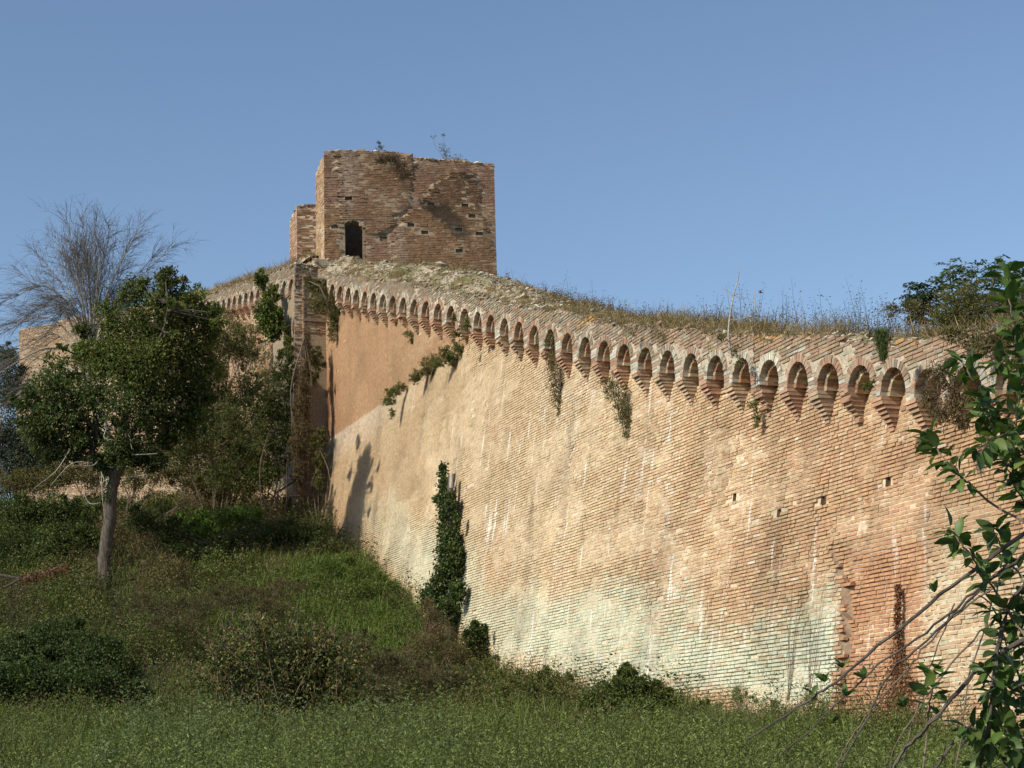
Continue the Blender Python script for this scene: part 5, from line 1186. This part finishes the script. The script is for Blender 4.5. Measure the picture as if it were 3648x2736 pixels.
hang('corbel_weed', 'small tuft under the corbels left of the slanting ledge', 54.6, [(1460, 1190, 22, 16, 0), (1470, 1215, 14, 12, 0)], OLV + GRN[:1], 268, leaf=(.06, .03), basepx=(1462, 1178))
hang('arch_weed', 'leafy sprig growing inside an arch left of centre', 48.6, [(1614, 1135, 10, 22, 0), (1664, 1150, 14, 30, -1.0), (1625, 1190, 14, 14, -.3)], GRN + OLV, 269, leaf=(.06, .03), basepx=(1640, 1150))
hang('arch_sprig', 'bright green sprig inside an arch right of the bare sapling', 27.0, [(3085, 1375, 18, 20, 0), (3105, 1365, 12, 16, 0)], GRN + YEL[2:], 270, leaf=(.045, .025), basepx=(3090, 1395), dens=.6)
hang('parapet_weed', 'olive weeds at the foot of the bare sapling on the parapet', 31.9, [(2572, 1200, 16, 22, 0), (2618, 1250, 16, 30, 0), (2630, 1290, 12, 20, 0)], OLV + GRN + YEL[2:3], 271, leaf=(.045, .02), basepx=(2610, 1230), dens=.6)
hang('parapet_tuft', 'brown tuft hanging on the parapet face above the centre arches', 37.0, [(2240, 1180, 30, 30, 0), (2350, 1190, 30, 30, -1.0), (2290, 1160, 30, 18, -.5)], DRY + OLV, 272, leaf=(.06, .010), mat=M_DRY, basepx=(2290, 1150), dens=.6)
hang('crest_shrub', 'rounded olive shrublet on the rubble below the tower', 55.8, [(1440, 985, 26, 22, 0), (1465, 975, 20, 20, 0), (1430, 1000, 16, 12, 0)], OLV + DRY[:1], 273, leaf=(.07, .015), basepx=(1445, 1010), droop=.3)
hang('tower_scrub', 'dry brown scrub hanging from the top of the tower front', 63.7, [(1390, 560, 40, 22, 0), (1420, 590, 36, 34, 0), (1440, 620, 22, 26, 0), (1360, 565, 28, 14, 0)], [(.10, .07, .045), (.08, .058, .035), (.13, .095, .06)], 274, leaf=(.14, .012), mat=M_DRY, basepx=(1400, 545), dens=1.3)
def bare_sapling():
    rng = np.random.default_rng(281); Y = 31.9; px = lambda x, y, d=0: pt(x, y, Y + d)
    t = thing('bare_sapling', 'bare whitish sapling rooted in the parapet, forking against the sky', 'sapling', px(2605, 1270))
    add('trunk', tube(smooth_path([px(2605, 1275), px(2595, 1200), px(2600, 1130), px(2612, 1060), px(2628, 1000), px(2636, 950)], 4), .022, .006, 6), M_PALE, t)
    for a in ([(2597, 1140), (2650, 1135), (2690, 1100), (2700, 1060)], [(2650, 1135), (2695, 1120), (2720, 1080)], [(2612, 1060), (2590, 1035), (2570, 1025)], [(2615, 1050), (2640, 1065), (2665, 1058)], [(2690, 1100), (2688, 1060), (2690, 1030)]):
        add('branch', tube(smooth_path([px(*q) for q in a], 4), .010, .003, 4), M_PALE, t)
    p = np.array([px(2703, 1036), px(2701, 1040)]); add('leaf', leaves(p, np.array([[1, 0, .3], [1, .2, -.2]]), .09, .05, np.array([DRY[1], DRY[3]]), rng), M_DRY, t)
bare_sapling()
def evergreen_tuft():
    rng = np.random.default_rng(282); Y = 26.6; k = Y / FPX; b = pt(3148, 1295, Y)
    t = thing('evergreen_tuft', 'upright dark evergreen tuft growing out of the parapet', 'shrub', b)
    n = 2600; x = rng.normal(0, .4, n).clip(-1, 1); hgt = rng.random(n)
    P = b + np.stack([x * (.04 + .13 * hgt), rng.normal(0, .05, n), .03 + hgt * .46], 1); ax = np.stack([x * .35, rng.normal(0, .25, n), np.ones(n)], 1)
    o = add('foliage', leaves(P, ax, rng.uniform(.05, .09, n), .008, pal_pick(DKG + GRN[:2], n, rng), rng), M_LEAF, t); o['kind'] = 'stuff'
    add('stems', join([tube([b, b + np.array([v * .12, 0, .4])], .008, .003, 4) for v in np.linspace(-1, 1, 7)]), M_TWIG, t)['kind'] = 'stuff'
evergreen_tuft()
def pinnate(name, label, Y, base, stems, seed, pal, ll=.05, lw=.02, nfr=14, frl=.32):
    """young tree with compound leaves: fronds of paired leaflets along each stem"""
    rng = np.random.default_rng(seed); px = lambda x, y, d=0: pt(x, y, Y + d); t = thing(name, label, 'shrub', px(*base))
    B, P, A, U = [], [], [], []
    for st in stems:
        pth = smooth_path([px(*base)] + [px(x, y, d) for x, y, d in st], 5); B.append(tube(pth, .02, .005, 5))
        for f in range(nfr):
            q = pth[int(len(pth) * (.2 + .8 * f / nfr)) - 1]; a = f * 2.4 + rng.random(); dr = np.array([math.cos(a), math.sin(a), rng.uniform(.1, .8)])
            w = wander(q, dr, frl * rng.uniform(.6, 1.1), 8, .06, rng, -.10); B.append(tube(w, .003, .0015, 3)); tg = unit(np.gradient(w, axis=0))
            for i in range(1, 9):
                sd = unit(np.cross(tg[i], [0, 0, 1])); 
                for sg in (-1, 1): P.append(w[i]); A.append(sd * sg + tg[i] * .35 + np.array([0, 0, -.25]) + rng.normal(0, .25, 3)); U.append(np.array([0, 0, 1]) + rng.normal(0, .5, 3))
    P, A = np.array(P), np.array(A); n = len(P)
    o = add('foliage', leaves(P, A, ll * rng.uniform(.8, 1.2, n), lw, pal_pick(pal, n, rng), rng, .08, np.array(U, float)), M_LEAF, t); o['kind'] = 'stuff'
    add('stems', join(B), M_TWIG, t)['kind'] = 'stuff'
pinnate('locust_shrub', 'tall dark feathery-leaved shrub on the wall crest at right', 28.5, (3440, 1180), [[(3400, 1060, 0), (3385, 990, 0), (3385, 920, 0)], [(3470, 1060, .3), (3480, 1000, .4), (3470, 950, .4)], [(3520, 1060, 0), (3540, 980, 0), (3545, 915, 0)], [(3370, 1080, -.2), (3350, 1020, -.2), (3370, 980, 0)], [(3590, 1080, .2), (3620, 1000, .2), (3640, 930, .2)], [(3560, 1120, .3), (3640, 1060, .4), (3690, 1000, .4)], [(3600, 1130, .6), (3660, 1090, .6)], [(3440, 1060, -.3), (3430, 990, -.4), (3440, 930, -.2)], [(3500, 1090, .5), (3560, 1030, .6), (3600, 960, .5)]], 283, [(.05, .09, .04), (.065, .11, .05), (.04, .075, .035), (.13, .18, .06), (.10, .16, .06)], nfr=24, frl=.34, ll=.085, lw=.034)
pinnate('small_locust', 'small dark feathery-leaved shrub just left of the tall one', 28.5, (3280, 1160), [[(3275, 1090, 0), (3270, 1030, 0), (3272, 1012, 0)], [(3300, 1080, 0), (3310, 1050, 0)], [(3255, 1090, 0), (3245, 1050, 0)]], 284, [(.05, .09, .04), (.065, .11, .05), (.04, .075, .035)], nfr=36, frl=.26, ll=.07, lw=.034)
hang('broom_shrub', 'airy yellow-green broom shrub on the crest in front of the dark one', 27.2, [(3390, 1080, 60, 60, 0), (3460, 1060, 60, 60, 0), (3420, 1140, 80, 50, 0), (3500, 1120, 50, 60, 0), (3350, 1130, 40, 40, 0), (3540, 1090, 40, 60, .3), (3600, 1110, 50, 60, .2), (3640, 1050, 40, 60, .2)], GRN[:2] + YEL[1:] + OLV, 285, leaf=(.045, .018), basepx=(3440, 1230), droop=.4, dens=1.1, cat='shrub', shell=.5)
hang('crest_scrub', 'brown and olive scrub spilling over the parapet at the right edge', 24.2, [(3400, 1190, 60, 30, 1.3), (3470, 1210, 60, 40, .75), (3560, 1200, 60, 50, .2), (3630, 1190, 60, 60, -.2), (3580, 1260, 50, 40, 0), (3650, 1280, 40, 50, -.3), (3500, 1240, 40, 40, .4)], OLV + DRY + GRN[:2], 289, leaf=(.05, .02), basepx=(3560, 1230), cat='scrub', dens=1.0, droop=-.1)
hang('yellow_weed', 'yellow-flecked weeds on the crest left of the small dark shrub', 28.0, [(3260, 1100, 50, 30, 0), (3180, 1110, 50, 30, 0), (3320, 1110, 30, 30, 0)], YEL + OLV + DRY, 286, leaf=(.045, .02), basepx=(3230, 1150), droop=.4, dens=.8, cat='weeds')
hang('tower_weed', 'airy green weed on the right part of the tower top', 64.6, [(1590, 540, 24, 22, 0), (1630, 558, 26, 10, 0), (1575, 520, 10, 22, 0), (1545, 488, 8, 8, 0), (1580, 484, 8, 8, 0), (1600, 560, 26, 10, 0)], GRN + OLV, 287, leaf=(.05, .02), basepx=(1590, 572), dens=.35, droop=.4, cat='weed')
hang('tower_tuft', 'small dark tuft on the top edge of the tower', 64.6, [(1352, 525, 14, 12, 0), (1350, 512, 8, 10, 0)], DKG + OLV, 288, leaf=(.06, .02), basepx=(1352, 540), dens=.8, droop=.6, cat='weed')

# ------------------------------------------------------------------ dead vine on the right
def dead_vine():
    rng = np.random.default_rng(291)
    zb, zt = 2.0, 4.3; n = 3800
    t_ = rng.random(n) ** 2.6; z = zb + t_ * (zt - zb); w = .02 + .05 * (1 - t_) + 1.1 * np.clip(1 - t_ * 1.5, 0, 1) ** 1.4
    s = -.14 - .08 * (zt - z) + rng.normal(0, .5, n).clip(-1, 1) * w
    P = Wm(s, z, rng.uniform(.0, .10, n) - .04)
    t = thing('dead_vine', 'russet dead vine tapering up the wall at right', 'vine', Wm(-.25, zb, .05))
    ax = rng.normal(0, .6, (n, 3)) + Nv * .5 + [0, 0, -.9]
    o = add('foliage', leaves(P, ax, rng.uniform(.03, .07, n), rng.uniform(.015, .035, n), pal_pick([(.20, .09, .045), (.14, .065, .035), (.27, .15, .085), (.10, .05, .03)], n, rng), rng, .3), M_DRY, t); o['kind'] = 'stuff'
    B = []
    for i in range(4):
        z1 = rng.uniform(2.8, 4.4); q = np.linspace(zb, z1, 7); B.append(tube(Wm(-.25 + rng.normal(0, .2) * (1 - (q - zb) / 3) + rng.normal(0, .03, 7), q, -.07), .005, .002, 4))
    add('stems', join(B), M_TWIG, t)['kind'] = 'stuff'
    for j, (s0, lab) in enumerate([(2.35, 'thin grey dead stems clinging to the pale patch by the toothed edge'), (3.05, 'faint dead stems on the green-stained bricks')]):
        B = []
        for i in range(9):
            z1 = rng.uniform(3.3, 4.6); q = np.linspace(2.7, z1, 8); B.append(tube(Wm(s0 + rng.normal(0, .13) * np.linspace(0, 1, 8) + np.cumsum(rng.normal(0, .03, 8)), q, .008), .004, .002, 3))
        g = join(B); o = add('dead_stems', g, M_TWIG, None, loc=Wm(s0, 2.7, 0)); tag(o, lab, 'vine'); o['kind'] = 'stuff'
dead_vine()

# ------------------------------------------------------------------ iron gate, drainpipe, fallen branch
def gate():
    Y = 61.9; px = lambda x, y: pt(x, y, Y)
    a, b = px(1022, 1790), px(1100, 1796); zt = px(1022, 1648)[2]; z0 = min(ground_z(a[0], a[1]), a[2]) - .05
    t = thing('iron_gate', 'rusty iron gate frame standing open beside the niche doorway', 'gate', (a[0], a[1], z0))
    for q, nm in ((0, 'post'), (1, 'post'), (.25, 'bar'), (.5, 'bar'), (.75, 'bar')):
        p = a + (b - a) * q; r = .024 if nm == 'post' else .008; add(nm, tube([[p[0], p[1], z0], [p[0], p[1], (z0 + zt) / 2], [p[0], p[1], zt]], r, r, 6), M_IRON, t)
    for z in (zt, px(1022, 1708)[2], px(1022, 1768)[2]): add('rail', tube([[a[0], a[1], z], [(a[0] + b[0]) / 2, (a[1] + b[1]) / 2, z], [b[0], b[1], z]], .018, .018, 6), M_IRON, t)
gate()
p_ = tube(np.array([Wfp(39.9, z, -PROJ + .06) for z in (16.2, 17.2, 18.2, 18.75)]), .05, .05, 8)
tag(add('drainpipe', p_, solid_mat('zinc', (.20, .22, .25), .5, .4, 12, .2, .3), None, True, loc=Wfp(39.9, 16.2, -PROJ + .06)), 'grey downpipe on the lit end of the far wall', 'pipe')
def fallen_branch():
    rng = np.random.default_rng(295); Y = 52.5; px = lambda x, y, d=0: pt(x, y, Y + d)
    t = thing('fallen_branch', 'fallen branch with withered red-brown leaves at the left edge', 'branch', px(70, 2068))
    add('limb', tube(smooth_path([px(-60, 2040), px(20, 2052), px(75, 2060), px(150, 2045), px(230, 2010)], 4), .055, .025, 7), M_BARK, t)
    add('limb', tube(smooth_path([px(75, 2060), px(30, 2085), px(-30, 2110)], 4), .04, .02, 7), M_BARK, t)
    n = 700; q = rng.random(n); P = np.array([px(70 + v * 170, 2062 - v * 45 + rng.normal(8, 10), rng.normal(0, .12)) for v in q])
    o = add('leaves', leaves(P, rng.normal(0, 1, (n, 3)) + [0, 0, -.4], .08, .04, pal_pick([(.17, .08, .045), (.12, .055, .03), (.26, .15, .09)], n, rng), rng), M_DRY, t); o['kind'] = 'stuff'
fallen_branch()

# ================================================================== sapling close to the viewer
def near_sapling():
    rng = np.random.default_rng(401)
    px = lambda x, y, d=6.5: pt(x, y, d)
    root = px(3900, 2736, 6.8); root[2] = ground_z(root[0], root[1]) - .05
    t = thing('fruit_sapling', 'leafy young fruit tree with long bare shoots, close at right', 'tree', root)
    top = px(3800, 1900, 6.8)
    add('trunk', tube(smooth_path([root, root + np.array([-.02, 0, .9]), px(3830, 2300, 6.8), top, px(3760, 1500, 6.7)], 4), .045, .02, 9), M_BARK, t)
    # shoots: pixels, depth, radii, leafy from..to, leaf spacing
    S = [([(3700, 1860), (3430, 2060), (3200, 2240), (3000, 2410), (2870, 2500), (2657, 2635)], 6.3, .0105, .004, None),
         ([(3700, 1940), (3470, 2110), (3330, 2230), (3130, 2370), (2960, 2530), (2780, 2690)], 6.4, .0075, .003, None),
         ([(3700, 1960), (3540, 2060), (3400, 2190), (3280, 2300), (3170, 2400), (3090, 2550), (2980, 2760)], 6.6, .0075, .004, None),
         ([(3640, 2020), (3420, 2180), (3300, 2300), (3200, 2420), (3080, 2560), (3000, 2680), (2960, 2780)], 6.7, .006, .003, None),
         ([(3720, 2240), (3560, 2330), (3450, 2420), (3330, 2560), (3230, 2660), (3170, 2760)], 6.2, .012, .007, None),
         ([(3660, 2060), (3590, 2180), (3550, 2350), (3525, 2550), (3480, 2780)], 6.3, .012, .009, (.35, .95)),
         ([(3560, 2060), (3510, 2230), (3450, 2430), (3400, 2780)], 6.8, .005, .004, None),
         ([(3720, 1900), (3530, 1790), (3440, 1710), (3380, 1650), (3300, 1540)], 6.2, .0065, .003, (.52, 1.0)),
         ([(3720, 1700), (3557, 1496), (3500, 1400), (3456, 1332), (3416, 1270)], 6.4, .006, .0025, (.30, 1.0)),
         ([(3760, 1500), (3650, 1290), (3620, 1200), (3600, 1090), (3588, 1000), (3592, 950)], 6.0, .005, .0025, (.25, 1.0)),
         ([(3760, 1800), (3640, 1700), (3570, 1600), (3530, 1500), (3490, 1440)], 6.6, .006, .003, (.25, 1.0)),
         ([(3760, 1700), (3650, 1620), (3620, 1500), (3640, 1400)], 6.3, .006, .003, (.2, 1.0)),
         ([(3760, 1900), (3660, 1800), (3600, 1700), (3580, 1620)], 6.7, .006, .003, (.2, 1.0)),
         ([(3660, 2280), (3560, 2130), (3480, 2010), (3420, 1930), (3385, 1885)], 6.3, .006, .003, (.35, 1.0)),
         ([(3700, 2150), (3600, 2000), (3560, 1930), (3540, 1880)], 6.5, .006, .003, (.3, 1.0)),
         ([(3290, 2780), (3300, 2600), (3320, 2460), (3330, 2380)], 6.2, .005, .004, (.62, 1.0)),
         ([(3700, 2600), (3640, 2450), (3600, 2330), (3560, 2220)], 6.5, .007, .003, (.2, 1.0)),
         ([(3720, 2780), (3650, 2650), (3590, 2520), (3540, 2450)], 6.4, .007, .003, (.2, 1.0)),
         ([(3640, 2800), (3570, 2700), (3500, 2620), (3440, 2590)], 6.3, .006, .003, (.2, 1.0)),
         ([(3760, 1420), (3660, 1380), (3600, 1330), (3560, 1290)], 6.5, .005, .003, (.25, 1.0)),
         ([(3760, 1260), (3680, 1180), (3640, 1080), (3650, 990)], 6.2, .005, .0025, (.25, 1.0)),
         ([(3740, 1560), (3620, 1540), (3540, 1560), (3480, 1600)], 6.1, .005, .0025, (.25, 1.0)),
         ([(3740, 2260), (3650, 2200), (3590, 2180), (3520, 2170)], 6.4, .005, .0025, (.3, 1.0)),
         ([(3740, 2500), (3640, 2480), (3560, 2440), (3500, 2380)], 6.2, .005, .0025, (.25, 1.0)),
         ([(3740, 2740), (3660, 2700), (3600, 2640), (3570, 2590)], 6.2, .005, .0025, (.25, 1.0)),
         ([(3700, 2100), (3560, 2190), (3420, 2330), (3250, 2560), (3130, 2780)], 6.5, .006, .003, None),
         ([(3720, 2380), (3560, 2500), (3420, 2620), (3300, 2780)], 6.4, .009, .006, None),
         ([(3400, 2150), (3330, 2330), (3270, 2520), (3200, 2780)], 6.6, .004, .003, None),
         ([(3760, 2450), (3650, 2350), (3620, 2220), (3640, 2120)], 6.6, .006, .003, (.2, 1.0))]
    # a handful of leaf shapes
    meshes = []; shapes = {}; extra = []
    pal = [(0.0493, 0.0896, 0.0208), (0.0638, 0.112, 0.026), (0.0435, 0.0728, 0.0208), (0.0812, 0.1344, 0.0286), (0.0551, 0.0924, 0.0286), (0.1015, 0.1372, 0.0364), (0.0725, 0.1092, 0.026), (0.1305, 0.182, 0.039)]
    for i, c in enumerate(pal):
        u = np.linspace(0, 1, 7); wd = .25 * np.sin(np.pi * u ** .85) ** .8 * np.where(u > .98, 0, 1) + .004
        curl = rng.uniform(.15, .55); fold = rng.uniform(.10, .35); V = []
        for k in range(7):
            th_ = curl * u[k] * 1.6; yy = math.sin(th_) / (curl * 1.6) ; zz = -(1 - math.cos(th_)) / (curl * 1.6)
            V += [(-wd[k], yy, zz + wd[k] * fold + .01 * math.sin(5 * k)), (0, yy, zz), (wd[k], yy, zz + wd[k] * fold + .01 * math.cos(4 * k))]
        Q = []
        for k in range(6):
            for j in (0, 1): Q.append([k * 3 + j, k * 3 + j + 1, k * 3 + j + 4, k * 3 + j + 3])
        V = np.array(V); colr = np.repeat([c], len(V), 0) * rng.uniform(.95, 1.05, (len(V), 1)); colr[1::3] *= 1.25
        meshes.append(raw_mesh('leaf', V, Q, None, colr, M_GLOSS, True)); shapes[meshes[-1].name] = (V, np.array(Q), colr)
    cnt = 0
    rt = np.array(t.location)
    def put(p, ax, size, par):
        nonlocal cnt
        y = unit(np.asarray(ax, float)); up = np.array([0, 0, 1.0]) + rng.normal(0, .35, 3); x = unit(np.cross(y, up)); z = np.cross(x, y)
        me = meshes[rng.choice(8, p=[.2, .2, .15, .13, .12, .08, .08, .04])]
        if cnt >= 300:
            v = shapes[me.name]; extra.append((p + v[0] @ np.stack([x, y, z]) * size, v[1], None, v[2])); cnt += 1; return
        o = bpy.data.objects.new('leaf', me); COL.objects.link(o); o.parent = par
        m = Matrix(((x[0] * size, y[0] * size, z[0] * size, p[0] - rt[0]), (x[1] * size, y[1] * size, z[1] * size, p[1] - rt[1]), (x[2] * size, y[2] * size, z[2] * size, p[2] - rt[2]), (0, 0, 0, 1)))
        o.matrix_local = m; cnt += 1
    for pts_, d, r0, r1, lf in S:
        pth = smooth_path([px(x, y, d + .1 * math.sin(i * 1.7)) for i, (x, y) in enumerate(pts_)], 6)
        pth[1:-1] += rng.normal(0, .0025, (len(pth) - 2, 3))
        br = add('shoot', tube(pth, r0 * .75, r1 * .75, 6), M_TWIG if r0 < .007 else M_BARK, t)
        seg = np.r_[0, np.cumsum(np.linalg.norm(np.diff(pth, axis=0), axis=1))]; tot = seg[-1]
        if lf:
            L0, L1 = lf; pos = L0 * tot; k = 0
            while pos < L1 * tot:
                p = np.array([np.interp(pos, seg, pth[:, j]) for j in range(3)]); tg = unit(np.array([np.interp(min(pos + .02, tot), seg, pth[:, j]) for j in range(3)]) - p + 1e-6)
                a = k * 2.4 + rng.normal(0, .4); e1 = unit(np.cross(tg, [.2, .1, 1])); e2 = np.cross(tg, e1)
                out = e1 * math.cos(a) + e2 * math.sin(a)
                ax = out * .9 + tg * .55 + np.array([0, 0, -.10]); sz = rng.uniform(.046, .084)
                put(p + unit(ax) * .012, ax, sz, br); k += 1; pos += rng.uniform(.0075, .0135)
            for j in range(3): put(pth[-1], tg + rng.normal(0, .5, 3), rng.uniform(.035, .06), br)
    # little tufts of young leaves on the long bare shoots
    for (x, y, d) in [(2895, 2470, 6.3), (2940, 2430, 6.3), (3000, 2380, 6.3), (3015, 2480, 6.35), (2960, 2580, 6.4), (3075, 2415, 6.4), (3330, 2110, 6.3), (3220, 2520, 6.5)]:
        for j in range(rng.integers(4, 7)): put(px(x, y, d), [rng.normal(0, .5), rng.normal(0, .4), rng.uniform(.2, 1)], rng.uniform(.03, .05), t)
    if extra: add('foliage', join(extra), M_GLOSS, t, True)['kind'] = 'stuff'
    print('sapling leaves', cnt)
near_sapling()
